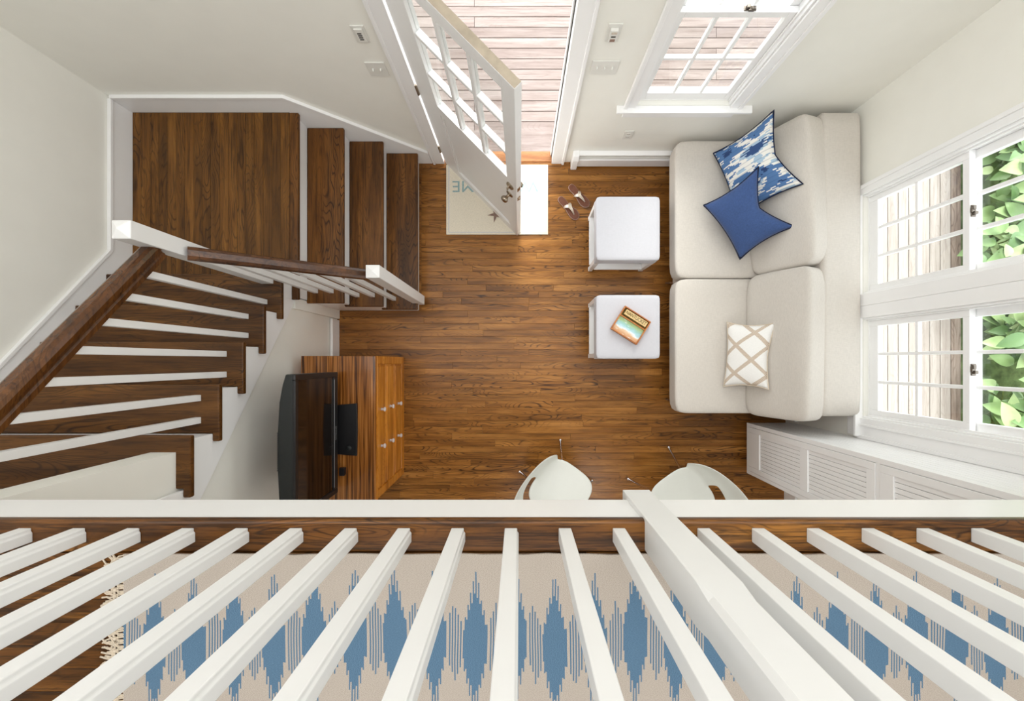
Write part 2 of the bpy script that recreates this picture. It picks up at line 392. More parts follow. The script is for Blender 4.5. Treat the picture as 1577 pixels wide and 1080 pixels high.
def paint_panel():
    k = N('painted_seascape'); b = k.b
    tc = k.n('ShaderNodeTexCoord'); sp = k.n('ShaderNodeSeparateXYZ'); k.l(tc.outputs['Generated'], sp.inputs[0])
    nz = k.noise(k.coord((1, 1, 1), 'Generated', False), 4, 4, .6)
    f = k.math('ADD', sp.outputs[1], k.math('MULTIPLY', k.math('SUBTRACT', nz, .5), .5))
    c = k.ramp(f, [(.12, srgb(206, 160, 118)), (.3, srgb(222, 190, 156)), (.38, srgb(232, 236, 236)), (.5, srgb(176, 212, 222)), (.68, srgb(150, 196, 190)), (.85, srgb(168, 196, 140))])
    sw = k.noise(k.coord((5, 9, 1), 'Generated', False), 1, 3)
    k.l(k.mix(k.math('MULTIPLY', k.math('GREATER_THAN', sw, .62), .55), c, srgb(230, 238, 240)), b.inputs['Base Color'])
    b.inputs['Roughness'].default_value = .4
    return k.m
M['seascape'] = paint_panel()

# ------------------------------------------------------------------ room shell
YB, XL, XR, YF, ZC = 1.77, -2.74, 2.36, -3.6, 5.3
b = nob(); box(b, XL, XR, YF, YB, -.30, -.012); floor = struct('floor', b, M['floor'])
PW = .0573
mcache = {}
def plank_mesh(key, lx, ly, lz, mat, cham=.0012):
    if key in mcache: return mcache[key]
    t = nob(); c = cham
    lo = [(-lx/2, -ly/2), (lx/2, -ly/2), (lx/2, ly/2), (-lx/2, ly/2)]
    hi = [(-lx/2+c, -ly/2+c), (lx/2-c, -ly/2+c), (lx/2-c, ly/2-c), (-lx/2+c, ly/2-c)]
    A = [t.verts.new((*p, -lz)) for p in lo]; B = [t.verts.new((*p, -c)) for p in lo]; H = [t.verts.new((*p, 0)) for p in hi]
    t.faces.new(A[::-1]); t.faces.new(H)
    for X, Y_ in ((A, B), (B, H)):
        for i in range(4): t.faces.new((X[i], X[(i+1) % 4], Y_[(i+1) % 4], Y_[i]))
    me = bpy.data.meshes.new('plank'); t.to_mesh(me); t.free(); me.materials.append(mat); mcache[key] = me
    return me
def put_plank(name, key, lx, ly, lz, mat, parent, loc):
    o = bpy.data.objects.new(name, plank_mesh(key, lx, ly, lz, mat)); C.objects.link(o); o.parent = parent
    o.location = Vector(loc) - OFF.get(parent.name, Vector((0,0,0))); return o
FX0, FX1 = -1.62, XR
row = 0; y = YB
LENS = [.6, .85, 1.05, 1.3, 1.5]
while y > -1.30:
    yy = y - PW/2; x = FX0 - random.uniform(0, .5); 
    while x < FX1 - .02:
        L = random.choice(LENS); x1 = x + L
        a, e = max(x, FX0), min(x1, FX1)
        if FX1 - e < .25: e = FX1
        if yy > .46 and a < -.87:                      # under the lower flight
            a = max(a, -.87)
        if e - a > .03:
            lx = round(e - a, 3)
            put_plank('plank', ('fl', lx), lx - .0006, PW - .0006, .012, M['floor'], floor, ((a+e)/2, yy, 0))
        x = max(x1, e)
    y -= PW; row += 1
b = nob()
while y > YF:
    x = FX0
    while x < FX1 - .01:
        e = min(x + random.choice(LENS), FX1); box(b, x, e - .0006, max(y - PW, YF), y - .0006, -.012, 0); x = e
    y -= PW
obj('plank_field', b, M['floor'], floor, kind='stuff')

def wall_with_holes(name, plane, a0, a1, z0, z1, holes, t0, t1, mat):
    """wall along a (x for plane y, y for plane x), holes = (a0,a1,z0,z1)"""
    b = nob(); cuts = sorted({a0, a1, *[h[0] for h in holes], *[h[1] for h in holes]})
    def bx(p, q, r, s):
        if plane == 'y': box(b, p, q, t0, t1, r, s)
        else: box(b, t0, t1, p, q, r, s)
    for p, q in zip(cuts, cuts[1:]):
        hs = sorted([h for h in holes if h[0] <= p and h[1] >= q], key=lambda h: h[2]); zz = z0
        for h in hs:
            if h[2] > zz: bx(p, q, zz, h[2])
            zz = h[3]
        if zz < z1: bx(p, q, zz, z1)
    bmesh.ops.remove_doubles(b, verts=b.verts[:], dist=1e-5)
    return struct(name, b, mat)
DX0, DX1 = -.665, .285                       # door opening
BW = (.80, 1.455, .84, 2.24)                 # back window opening
W1 = (.461, 1.14, .855, 2.09); W2 = (-.385, .2975, .855, 2.09)
wall_with_holes('wall_back', 'y', XL, XR, -.3, ZC, [(DX0-.02, DX1+.02, -.3, 2.075), BW], YB, YB + .115, M['wall'])
wall_with_holes('wall_right', 'x', YF, YB + .16, -.3, ZC, [W1, W2], XR, XR + .115, M['wall'])
b = nob(); box(b, XL - .16, XL, YF, YB + .16, -.3, ZC); struct('wall_left', b, M['wall'])
b = nob(); box(b, XL, XR, YF - .16, YF, -.3, ZC); struct('wall_front', b, M['wall'])
b = nob(); box(b, XL - .16, XR + .16, YF - .16, YB + .16, ZC, ZC + .15); struct('ceiling', b, M['ceil'])

def tr(name, bm, bevel=.003, mat=None): return struct(name, bm, mat or M['white'], bevel)
# door casing
b = nob()
for x0, x1 in ((-.748, DX0), (DX1, .378)):
    box(b, x0, x1, YB - .018, YB, 0, 2.17)
box(b, -.748, .378, YB - .02, YB - .0005, 2.075, 2.17)
for x0, x1 in ((-.762, -.742), (.372, .392)):
    box(b, x0, x1, YB - .028, YB - .0005, 0, 2.19)
tr('trim_1', b)
b = nob()                                             # door jamb with stop
for x0, x1 in ((DX0 - .02, DX0), (DX1, DX1 + .02)): box(b, x0, x1, YB - .005, YB + .122, -.02, 2.075)
box(b, DX0, DX1, YB - .005, YB + .122, 2.055, 2.075)
for x0, x1 in ((DX0, DX0 + .012), (DX1 - .012, DX1)): box(b, x0, x1, YB + .05, YB + .085, 0, 2.055)
tr('trim_2', b, .002)
b = nob(); box(b, DX1 - .004, DX1 - .0005, YB + .036, YB + .049, 0, 2.05); tr('trim_3', b, 0, M['darkslot'])
b = nob(); prism(b, [(YB - .01, 0.0), (YB + .0, .014), (YB + .075, .018), (YB + .10, -.012), (YB - .01, -.012)], DX0, DX1, 'x'); tr('trim_4', b, .002, M['threshold'])
b = nob(); prism(b, [(YB + .10, -.02), (YB + .31, -.05), (YB + .31, -.085), (YB + .10, -.085)], DX0 - .06, DX1 + .06, 'x'); tr('trim_5', b, .003, M['deck'])

# stair skirt on back wall, landing baseboards, room baseboards
def capped(pts_low, top, y0, y1, axis): pass
b = nob()
prism(b, [(XL, .70), (XL, .935), (-1.575, .935), (-.770, .175), (-.770, 0.0), (-1.3, .0)], YB - .015, YB - .0005, 'y')
tr('baseboard_back', b, .002)
b = nob()
cap = [(-.0, 0), (0, .022)]
prism(b, [(XL + .02, .935), (XL + .02, .957), (-1.572, .957), (-.770, .199), (-.770, .175), (-1.578, .935)], YB - .024, YB - .0005, 'y')
tr('baseboard_back_cap', b, .003)
SL = .80
def skl(yv): return .95 + SL * (.72 - yv)
b = nob(); prism(b, [(YB - .016, .74), (YB - .016, .925), (.735, .925), (-1.9, skl(-1.9) - .02), (-1.9, skl(-1.9) - .5), (.5, .74)], XL + .0005, XL + .015, 'x'); tr('baseboard_left', b, .002)
b = nob(); prism(b, [(YB - .02, .925), (YB - .02, .947), (.742, .947), (-1.9, skl(-1.9) + .004), (-1.9, skl(-1.9) - .02), (.735, .925)], XL + .0005, XL + .024, 'x'); tr('baseboard_left_cap', b, .003)
b = nob(); box(b, XR - .016, XR - .0005, YF, -.965, 0, .14); box(b, XR - .022, XR - .0005, YF, -.965, .14, .16); box(b, XR - .016, XR - .0005, -.515, 1.70, 0, .14); box(b, XR - .022, XR - .0005, -.515, 1.70, .14, .16)
tr('baseboard_right', b, .002)

# ------------------------------------------------------------------ windows
def window(name, plane, a0, a1, z0, z1, face, label, ncol=3):
    """double-hung window in a wall whose room face is at `face`; plane 'y' looks to +Y, plane 'x' to +X"""
    def B(bm, a, c, d0, d1, p, q):              # a..c along the wall, d0..d1 depth beyond the room face (negative = into the room)
        if plane == 'y': box(bm, a, c, face + d0, face + d1, p, q)
        else: box(bm, face + d0, face + d1, a, c, p, q)
    loc = ((a0+a1)/2, face, z0) if plane == 'y' else (face, (a0+a1)/2, z0)
    w = wthing(name, label, None, loc, kind='structure')
    cw = .066 if plane == 'y' else .05
    b = nob(); right = a1 + cw; left = a0 - cw
    if name == 'window_2': left = a0 - .0815
    if name == 'window_3': right = a1 + .0815; left = a0 - .128
    for p, q in ((left, a0), (a1, right)): B(b, p, q, -.018, -.0005, z0 - .03, z1 + .09)
    B(b, a0, a1, -.018, -.0005, z1, z1 + .09)
    if name == 'window_3': B(b, a0 - .056, a0 - .040, -.028, -.0005, z0 - .03, z1 + .1)
    if name != 'window_2': B(b, left - .014, left + .010, -.028, -.0005, z0 - .03, z1 + .1)
    if name != 'window_3': B(b, right - .010, right + .014, -.028, -.0005, z0 - .03, z1 + .1)
    obj('casing', b, M['white'], w, .003)
    b = nob(); e0 = left - (.06 if plane == 'y' else .0); e1 = right + (.09 if plane == 'y' else .0)
    B(b, e0, e1, -.05, .06, z0 - .03, z0 - .008); obj('stool', b, M['white'], w, .004)
    b = nob(); B(b, left, right, -.016, -.0005, z0 - .125, z0 - .03); obj('apron', b, M['white'], w, .003)
    b = nob()
    B(b, a0, a0 + .012, -.002, .110, z0, z1); B(b, a1 - .012, a1, -.002, .110, z0, z1)
    B(b, a0, a1, -.002, .110, z1 - .012, z1); B(b, a0, a1, .03, .118, z0 - .008, z0 + .012)
    for p in (a0 + .012, a1 - .022): B(b, p, p + .010, .018, .03, z0 + .01, z1 - .012)
    obj('jamb', b, M['white'], w, .0015)
    i0, i1 = a0 + .0125, a1 - .0125
    zm = (z0 + z1) / 2 + .02
    for nm, d, p, q, br, tr_ in (('lower_sash', .032, z0 + .012, zm + .02, .066, .036), ('upper_sash', .070, zm - .018, z1 - .012, .036, .05)):
        st = .046
        b = nob()
        B(b, i0, i0 + st, d, d + .034, p, q); B(b, i1 - st, i1, d, d + .034, p, q)
        B(b, i0 + st, i1 - st, d, d + .034, p, p + br); B(b, i0 + st, i1 - st, d, d + .034, q - tr_, q)
        s = obj(nm, b, M['white'], w, .0025)
        g0, g1, h0, h1 = i0 + st, i1 - st, p + br, q - tr_
        mw = .020
        for k in range(1, ncol):
            m_ = g0 + (g1 - g0) * k / ncol; b = nob(); B(b, m_ - mw/2, m_ + mw/2, d + .003, d + .031, h0, h1); obj('muntin', b, M['white'], s, .003)
        mz = (h0 + h1) / 2
        xs = [g0] + [g0 + (g1 - g0) * k / ncol for k in range(1, ncol)] + [g1]
        for k in range(ncol):
            lo = xs[k] + (mw/2 if k else 0); hi = xs[k+1] - (mw/2 if k < ncol - 1 else 0)
            b = nob(); B(b, lo, hi, d + .004, d + .030, mz - mw/2, mz + mw/2); obj('muntin', b, M['white'], s, .003)
            for r0, r1 in ((h0, mz - mw/2), (mz + mw/2, h1)):
                b = nob(); B(b, lo, hi, d + .016, d + .019, r0, r1); obj('pane', b, M['glass'], s)
    # sash lock on the meeting rail
    b = nob(); cm = (a0 + a1) / 2 + (.06 if plane == 'y' else 0)
    zt = zm + .02
    B(b, cm - .032, cm + .032, .036, .062, zt, zt + .006); B(b, cm - .022, cm - .004, .040, .060, zt + .006, zt + .020)
    B(b, cm + .004, cm + .026, .034, .052, zt + .006, zt + .018); B(b, cm - .012, cm + .018, .030, .040, zt + .004, zt + .014)
    obj('sash_lock', b, M['steel_dark'], w, .003)
    return w
window('window_1', 'y', *BW, YB, 'white double-hung window in the back wall beside the open door')
window('window_2', 'x', *W1, XR, 'upper white double-hung window above the sofa back, nearer the back wall')
window('window_3', 'x', *W2, XR, 'lower white double-hung window above the sofa back, nearer the tall cabinet')

# ------------------------------------------------------------------ open door
ang = math.atan2(-.637, .628)
door = thing('door_1', 'white glazed door standing open into the room over the mat', None, (-.653, 1.755, 0), ang, kind='structure')
DW, DT = .900, .044                    # local x along the leaf, y = thickness (0 = room face .. DT)
gx0, gx1, gz0, gz1 = .185, .815, 1.07, 1.95
b = nob(); z0, z1 = .010, 2.035
box(b, 0, gx0, 0, DT, z0, z1); box(b, gx1, DW, 0, DT, z0, z1); box(b, gx0, gx1, 0, DT, gz1, z1)
box(b, gx0, gx1, 0, DT, gz0 - .10, gz0); box(b, gx0, gx1, 0, DT, z0, .12)
leaf = obj('door_leaf', b, M['white'], door, .0015)
b = nob(); box(b, .0015, DW - .0015, .0015, DT - .0015, z1, z1 + .0015); obj('top_edge', b, plain('bare_door_top', srgb(176, 164, 146), .7, 0, .2, .12, 20), leaf)
b = nob(); box(b, gx0 - .06, gx1, .012, DT - .012, .11, gz0 - .09)
b2 = b; obj('door_panel', b2, M['white'], leaf)
b = nob()
for (p, q, r, s) in ((gx0, gx1, .12, .14), (gx0, gx1, gz0 - .12, gz0 - .10), (gx0, gx0 + .02, .14, gz0 - .12), (gx1 - .02, gx1, .14, gz0 - .12)):
    box(b, p, q, .004, .012, r, s)
obj('panel_moulding', b, M['white'], leaf, .003)
mw = .028
for k in (1, 2):
    m_ = gx0 + (gx1 - gx0) * k / 3; b = nob(); box(b, m_ - mw/2, m_ + mw/2, .004, DT - .004, gz0, gz1); obj('muntin', b, M['white'], leaf, .005)
xs = [gx0, gx0 + .21, gx0 + .42, gx1]; zs = [gz0, gz0 + (gz1-gz0)/3, gz0 + 2*(gz1-gz0)/3, gz1]
for i in range(3):
    lo = xs[i] + (mw/2 if i else 0); hi = xs[i+1] - (mw/2 if i < 2 else 0)
    for j in (1, 2):
        b = nob(); box(b, lo, hi, .004, DT - .004, zs[j] - mw/2, zs[j] + mw/2); obj('muntin', b, M['white'], leaf, .005)
    for j in range(3):
        b = nob(); box(b, lo, hi, .020, .024, zs[j] + (mw/2 if j else 0), zs[j+1] - (mw/2 if j < 2 else 0)); obj('pane', b, M['glass'], leaf)
b = nob()
for s_, y0 in ((-1, 0), (1, DT)):
    A = Vector((0, s_, 0))
    lathe(b, [(.030, 0), (.030, .004), (.024, .008), (.011, .010), (.010, .030), (.018, .036), (.026, .046), (.027, .056), (.020, .066), (.006, .070)], (.835, y0, .83), A, 20)
obj('door_knob', b, M['nickel'], door, smooth=True)
b = nob()
for s_, y0 in ((-1, 0), (1, DT)):
    lathe(b, [(.031, 0), (.031, .005), (.026, .012), (.008, .014)], (.845, y0, .985), Vector((0, s_, 0)), 20)
box(b, .841, .849, -.032, -.012, .967, 1.003)
obj('deadbolt', b, M['nickel'], door, smooth=False)
b = nob(); box(b, DW - .001, DW + .0025, .010, .034, .80, .86); box(b, DW - .001, DW + .0025, .010, .034, .96, 1.01); box(b, DW, DW + .010, .016, .028, .82, .84)
obj('latch_plate', b, M['nickel'], door, .001)
for hz in (.25, 1.02, 1.80):
    b = nob(); lathe(b, [(.004, -.052), (.008, -.048), (.008, .048), (.004, .052)], (-.008, -.006, hz), (0, 0, 1), 10); box(b, -.030, .0, -.004, .002, hz - .045, hz + .045)
    obj('hinge', b, M['nickel'], door)

# ------------------------------------------------------------------ staircase
SX = -1.566; SXI = -1.602; SY = .437; SYI = .467
def YN(i): return .577 - .2325 * (i - 5)        # nosing of upper-flight step i (5 = first above the landing)
XN = {1: -.857, 2: -1.085, 3: -1.319, 4: -1.558}
stair = wthing('staircase', 'dark oak stair with white risers turning at a landing along the left wall', 'staircase', (-1.9, .9, 0))
TH = .030
# lower flight
for i in (1, 2, 3):
    xa, xb = XN[i], XN[i+1] - .035
    b = nob(); prism(b, [(xa, YB - .016), (xa, SY), (xb - .04, SY), (xb - .04, SY + .034), (xb, SY + .034), (xb, YB - .016)], i*R - TH, i*R, 'z')
    obj('tread', b, M['tread_y'], stair, .008, seg=3)
for i in (1, 2, 3, 4):
    b = nob(); box(b, XN[i] - .05, XN[i] - .034, SYI - .008, YB - .016, (i-1)*R, i*R - TH); obj('riser', b, M['white'], stair)
# landing: planks along Y with a nosing board
LX0, LX1, LY0 = XL + .016, -1.620, .52
b = nob(); box(b, LX0, SXI, LY0 + .005, YB - .016, 4*R - .15, 4*R - .013); lan = obj('landing', b, M['landing'], stair)
npl = 18; pw = (LX1 - LX0) / npl
for k in range(npl):
    put_plank('plank', ('ld', 0), pw - .0008, YB - .016 - LY0, .013, M['landing'], lan, (LX0 + pw*(k+.5), (YB - .016 + LY0)/2, 4*R))
b = nob(); prism(b, [(XN[4], YB - .016), (XN[4], SY), (XN[4] - .044, SY), (XN[4] - .044, SY + .0), (LX1, SY), (LX1, YB - .016)], 4*R - TH, 4*R, 'z')
obj('landing_nosing', b, M['tread_y'], stair, .008, seg=3)
# upper flight
for i in range(5, 14):
    ya, yb = YN(i), YN(i+1) - .022
    b = nob()
    xi = XL + .016
    if i >= 10:
        prism(b, [(xi, ya), (-1.756, ya), (-1.756, yb), (xi, yb)], i*R - TH, i*R, 'z'); obj('tread', b, M['tread_x'], stair, .007, seg=3); continue
    prism(b, [(xi, ya), (SX, ya), (SX, yb - .042), (SXI, yb - .042), (SXI, yb), (xi, yb)], i*R - TH, i*R, 'z')
    obj('tread', b, M['tread_x'], stair, .007, seg=3)
for i in range(5, 15):
    b = nob(); box(b, XL + .016, SXI + .002 if i < 10 else -1.756, YN(i) - .040, YN(i) - .024, (i-1)*R, i*R - TH); obj('riser', b, M['white'], stair)
# outer stringer of the upper flight (stepped board, proud of the wall below it)
def zig(drop):
    pts = []
    for i in range(5, 14):
        pts += [(YN(i) - .030, i*R - TH), (YN(i+1) - .030, i*R - TH)]
    return pts
top = [(SYI - .03, 4*R - TH)] + [(YN(5) - .03, 4*R - TH)][:0] + [(min(SYI - .03, YN(5) - .03), 5*R - TH)] + zig(0)[1:]
def low(y): return .832 + .8 * (.31 - y)
b = nob(); yl = YN(14) - .03
prism(b, [(SYI - .03, low(SYI - .03))] + top + [(yl, low(yl))], SXI - .02, SXI, 'x'); box(b, SXI - .02, SXI, SYI - .03, YN(5) - .03, 4*R, 5*R - TH); obj('stringer', b, M['white'], stair, .002)
b = nob()
st = []
for i in (1, 2, 3): st += [(XN[i] - .036, (i-1)*R if i == 1 else (i-1)*R - TH), (XN[i] - .036, i*R - TH)]
st += [(XN[4] - .036, 3*R - TH), (XN[4] - .036, 4*R - TH), (SXI, 4*R - TH), (SXI, 0)]
prism(b, st, SYI - .015, SYI - .0, 'y'); obj('stringer', b, M['white'], stair, .002)
# enclosing walls below the flights
b = nob()
prism(b, [(SYI, 0), (SYI, low(SYI) + .02), (yl, low(yl) + .02), (yl, 0)], SXI - .10, SXI - .016, 'x')
box(b, SXI - .018, SXI + .008, SYI - .09, SYI - .006, 0, 4*R - TH)        # corner board
struct('wall_stairs', b, M['wall'])
b = nob(); box(b, SXI - .01, SXI + .006, -3.5, SYI - .1, 0, .13); box(b, SXI - .01, SXI + .012, -3.5, SYI - .1, .13, .15); tr('baseboard_stairs', b, .002)
# wall beside the top of the stair
b = nob(); box(b, -1.754, -1.634, YF, -.432, 5*R, 2.56); struct('wall_landing', b, M['wall'])

# ------------------------------------------------------------------ stair railings
def newel(x0, x1, y0, y1, z0, z1, parent, pyr=.02, mat='rail_white', name='newel_post'):
    b = nob(); v = box(b, x0, x1, y0, y1, z0, z1)
    top = [f for f in b.faces if all(abs(q.co.z - z1) < 1e-6 for q in f.verts)][0]
    r = bmesh.ops.poke(b, faces=[top])
    for q in r['verts']: q.co.z += pyr
    return obj(name, b, M[mat], parent, .003)
HP = [(-.024, -.036), (.024, -.036), (.024, -.020), (.018, -.014), (.018, -.006), (.032, .004), (.034, .018), (.028, .030), (.014, .037), (-.014, .037), (-.028, .030), (-.034, .018), (-.032, .004), (-.018, -.006), (-.018, -.014), (-.024, -.020)]
lr = wthing('stair_railing', 'short dark handrail with five white balusters beside the lower stair flight', 'railing', (-1.3, .527, R))
newel(-.899, -.818, .489, .565, R - .09, .341*D + .0, lr, .012)
p0, p1 = Vector((-.885, .527, 1.145)), Vector((-1.625, .527, 1.690))
b = nob(); sweep(b, HP, p0, p1); obj('handrail', b, M['rail_x'], lr, smooth=False)
def rail_z(x): return p0.z + (p1.z - p0.z) * (x - p0.x) / (p1.x - p0.x) - .03
for x, st_ in ((-1.525, 3), (-1.408, 3), (-1.288, 2), (-1.166, 2), (-1.053, 1)):
    b = nob(); box(b, x - .016, x + .016, .511, .543, st_*R, rail_z(x)); obj('baluster', b, M['rail_white'], lr, .002)
ur = wthing('stair_railing', 'long thick dark handrail with white balusters climbing the upper stair flight', 'railing', (-1.677, .05, 5*R))
newel(-1.700, -1.620, .512, .590, 4*R, .53*D, ur, .022)
q0, q1 = Vector((-1.668, .516, 1.822)), Vector((-1.688, -.430, 2.640))
b = nob(); sweep(b, [(a*1.12, c*1.1) for a, c in HP], q0, q1); obj('handrail', b, M['rail'], ur)
for j in range(7):
    y = .392 - .1163*j; i = 5 + (j + 1)//2
    zt = q0.z + (q1.z - q0.z) * (y - q0.y) / (q1.y - q0.y) - .045
    b = nob(); box(b, -1.6905, -1.6585 , y - .016, y + .016, i*R, zt); obj('baluster', b, M['rail_white'], ur, .002)

# ------------------------------------------------------------------ loft
ZL = 14*R
b = nob(); box(b, -1.634, XR, YF, -.400, 2.544, ZL - .02); lf = struct('floor_loft', b, M['white'])
b = nob(); box(b, -1.634, XR, -.4735, -.392, ZL - .028, ZL); obj('nosing', b, M['nosing'], lf, .009, seg=3)
y = -.4740
while y > -1.70:
    x = -1.634
    while x < XR - .05:
        e = x + random.choice([.9, 1.2, 1.5]);  e = XR if XR - e < .3 else e
        lx = round(e - x, 3); put_plank('plank', ('lf', lx), lx - .0006, .0566, .018, M['nosing'], lf, ((x+e)/2, y - .0285, ZL)); x = e
    y -= .0573
b = nob(); box(b, -1.634, XR, YF, y, ZL - .02, ZL); obj('plank_field', b, M['nosing'], lf)
lrw = wthing('balcony_railing', 'white balcony railing of square balusters and a thick post along the loft edge', 'railing', (0, -.43, ZL))
xr = [51, 134, 217.5, 301.5, 384.5, 468, 552.2, 634.2, 716.9, 798.9, 881.8, 965, 1095, 1179, 1263.5, 1347.8, 1432.3, 1516.5, 1600]
xs_b = [(x - 800) * (D - ZL) / 656 - .0175 for x in xr]
xs_b = [xs_b[0] - .1335*2, xs_b[0] - .1335] + xs_b + [xs_b[-1] + .1335*k for k in range(1, 8)]
xs_b = [x for x in xs_b if x < XR - .05]
bm0 = None
for x in xs_b:
    if bm0 is None:
        b = nob(); prism(b, [(x - .0172, -.446), (x + .0172, -.446), (x + .0172, -.4225), (x + .0138, -.4195), (x + .0138, -.4115), (x - .0172, -.4115)], ZL, 3.60, 'z'); bm0 = obj('baluster', b, M['rail_white'], lrw, .002)
    else:
        c = bm0.copy(); C.objects.link(c); c.location.x = x - OFF[lrw.name].x
b = nob(); sweep(b, HP, (-1.63, -.430, 3.635), (XR, -.430, 3.635)); obj('handrail', b, M['rail_x'], lrw)
# thick post: square base section, chamfered above
b = nob(); X0, X1, Y0, Y1, c = .310, .391, -.467, -.386, .012
def ring(z, k, s=0): return [b.verts.new(p) for p in ((X0+s+k, Y0+s, z), (X1-s-k, Y0+s, z), (X1-s, Y0+s+k, z), (X1-s, Y1-s-k, z), (X1-s-k, Y1-s, z), (X0+s+k, Y1-s, z), (X0+s, Y1-s-k, z), (X0+s, Y0+s+k, z))]
rs = [ring(2.496, .0012), ring(3.03, .0012), ring(3.075, .009, .0005), ring(3.56, .009, .0005), ring(3.58, .0012), ring(3.70, .0012)]
for a_, c_ in zip(rs, rs[1:]):
    for k in range(8): b.faces.new((a_[k], a_[(k+1) % 8], c_[(k+1) % 8], c_[k]))
b.faces.new(rs[0][::-1]); b.faces.new(rs[-1]); obj('newel_post', b, M['rail_white'], lrw)

# rug with knotted fringe
RX0, RX1, RY0, RY1 = -.975, 2.15, -.4745, -1.75
rug_c = ((RX0 + RX1)/2, (RY0 + RY1)/2)
M['rug'] = rug_mat((731.6 - 800) * (D - ZL) / 656 - rug_c[0], -.693 - rug_c[1])
b = nob(); n_ = 60
g = [[None]*(n_+1) for _ in range(2)]
topv = []
for i in range(n_ + 1):
    x = RX0 + (RX1 - RX0) * i / n_; dy = .0012 * math.sin(i * 1.3) + .001 * math.sin(i*2.9)
    topv.append((b.verts.new((x, RY0 + dy, ZL + .006)), b.verts.new((x, RY1, ZL + .006)), b.verts.new((x, RY0 + dy, ZL + .0008)), b.verts.new((x, RY1, ZL + .0008))))
for p, q in zip(topv, topv[1:]):
    b.faces.new((p[0], p[1], q[1], q[0])); b.faces.new((p[2], p[0], q[0], q[2])); b.faces.new((p[1], p[3], q[3], q[1])); b.faces.new((p[3], p[2], q[2], q[3]))
b.faces.new((topv[0][0], topv[0][2], topv[0][3], topv[0][1])); b.faces.new((topv[-1][1], topv[-1][3], topv[-1][2], topv[-1][0]))
bmesh.ops.recalc_face_normals(b, faces=b.faces[:])
for v in b.verts: v.co -= Vector((rug_c[0], rug_c[1], ZL))
rug = obj('rug', b, M['rug'], keep=True); rug.location = (rug_c[0], rug_c[1], ZL); OFF[rug.name] = Vector(rug.location)
tag(rug, 'flat woven beige rug with stepped blue lozenges on the loft floor', 'rug')
b = nob(); y = RY0 - .012; rf = random.Random(4)
while y > RY1:
    c_ = Vector((RX0 - .018, y, ZL + .006))
    for dyy in (-.008, -.003, .003, .008):
        tube(b, [(RX0 + .002, y + dyy*1.2, ZL + .005), (RX0 - .009, y + dyy, ZL + .007), tuple(c_)], .0016, 5)
    lathe(b, [(.001, -.005), (.0045, -.003), (.005, 0), (.0045, .003), (.001, .005)], c_, (1, .2, 0), 7)
    for s in range(5):
        a = rf.uniform(-.6, .6); L = rf.uniform(.024, .044)
        p = [c_]
        for t in range(3):
            a += rf.uniform(-.7, .7); p.append(p[-1] + Vector((-math.cos(a)*L/3, math.sin(a)*L/3, -.0012)))
        tube(b, p, .0021, 5)
    y -= .015
obj('fringe', b, M['cream_trim'], rug, kind='stuff')

# ------------------------------------------------------------------ tall cabinet
CX0, CX1, CY0, CY1 = 1.961, XR - .001, -.962, -.527
cab = wthing('tall_cabinet', 'tall white built-in cabinet with beadboard door panels beside the side window', 'cabinet', ((CX0+CX1)/2, (CY0+CY1)/2, 0))
b = nob(); box(b, CX0 + .022, CX1, CY0, CY1 - .006, .10, 2.52); box(b, CX0 + .08, CX1, CY0 + .02, CY1 - .03, 0, .10); obj('body', b, M['white'], cab, .002)
b = nob(); box(b, CX0, CX0 + .022, CY0, CY0 + .03, .10, 2.5); box(b, CX0, CX0 + .022, CY1 - .03, CY1, .10, 2.5); box(b, CX0, CX0 + .022, CY0 + .03, CY1 - .03, .10, .135); box(b, CX0, CX0 + .022, CY0 + .03, CY1 - .03, 1.432, 1.458)
obj('face_frame', b, M['white'], cab, .0015)
b = nob(); nb = 9; w_ = (CX1 - CX0 - .022) / nb
for k in range(nb):
    box(b, CX0 + .022 + k*w_ + .002, CX0 + .022 + (k+1)*w_ - .002, CY1 - .007, CY1 - .001, .105, 2.51)
obj('side_boarding', b, M['white'], cab, .0015)
def cab_door(z0, z1, splits):
    y0, y1 = CY0 + .032, CY1 - .032
    b = nob(); fr = .042
    box(b, CX0 - .004, CX0 + .016, y0, y0 + fr, z0, z1); box(b, CX0 - .004, CX0 + .016, y1 - fr, y1, z0, z1)
    zz = [z0] + splits + [z1]
    rails = [(z0, z0 + .16 if z0 < .2 else z0 + .085)] + [(s - .04, s + .04) for s in splits] + [(z1 - .06, z1)]
    for p, q in rails: box(b, CX0 - .004, CX0 + .016, y0 + fr, y1 - fr, p, q)
    d = obj('door', b, M['white'], cab, .002)
    for (a, c) in zip(rails, rails[1:]):
        p, q = a[1], c[0]; y = y0 + fr; n = 10; ww = (y1 - y0 - 2*fr) / n
        for k in range(n):
            bxo('slat', M['white'], d, CX0 + .004, CX0 + .011, y + k*ww + .0012, y + (k+1)*ww - .0012, p, q, .0012)
cab_door(.137, 1.430, [.84]); cab_door(1.460, 2.49, [])

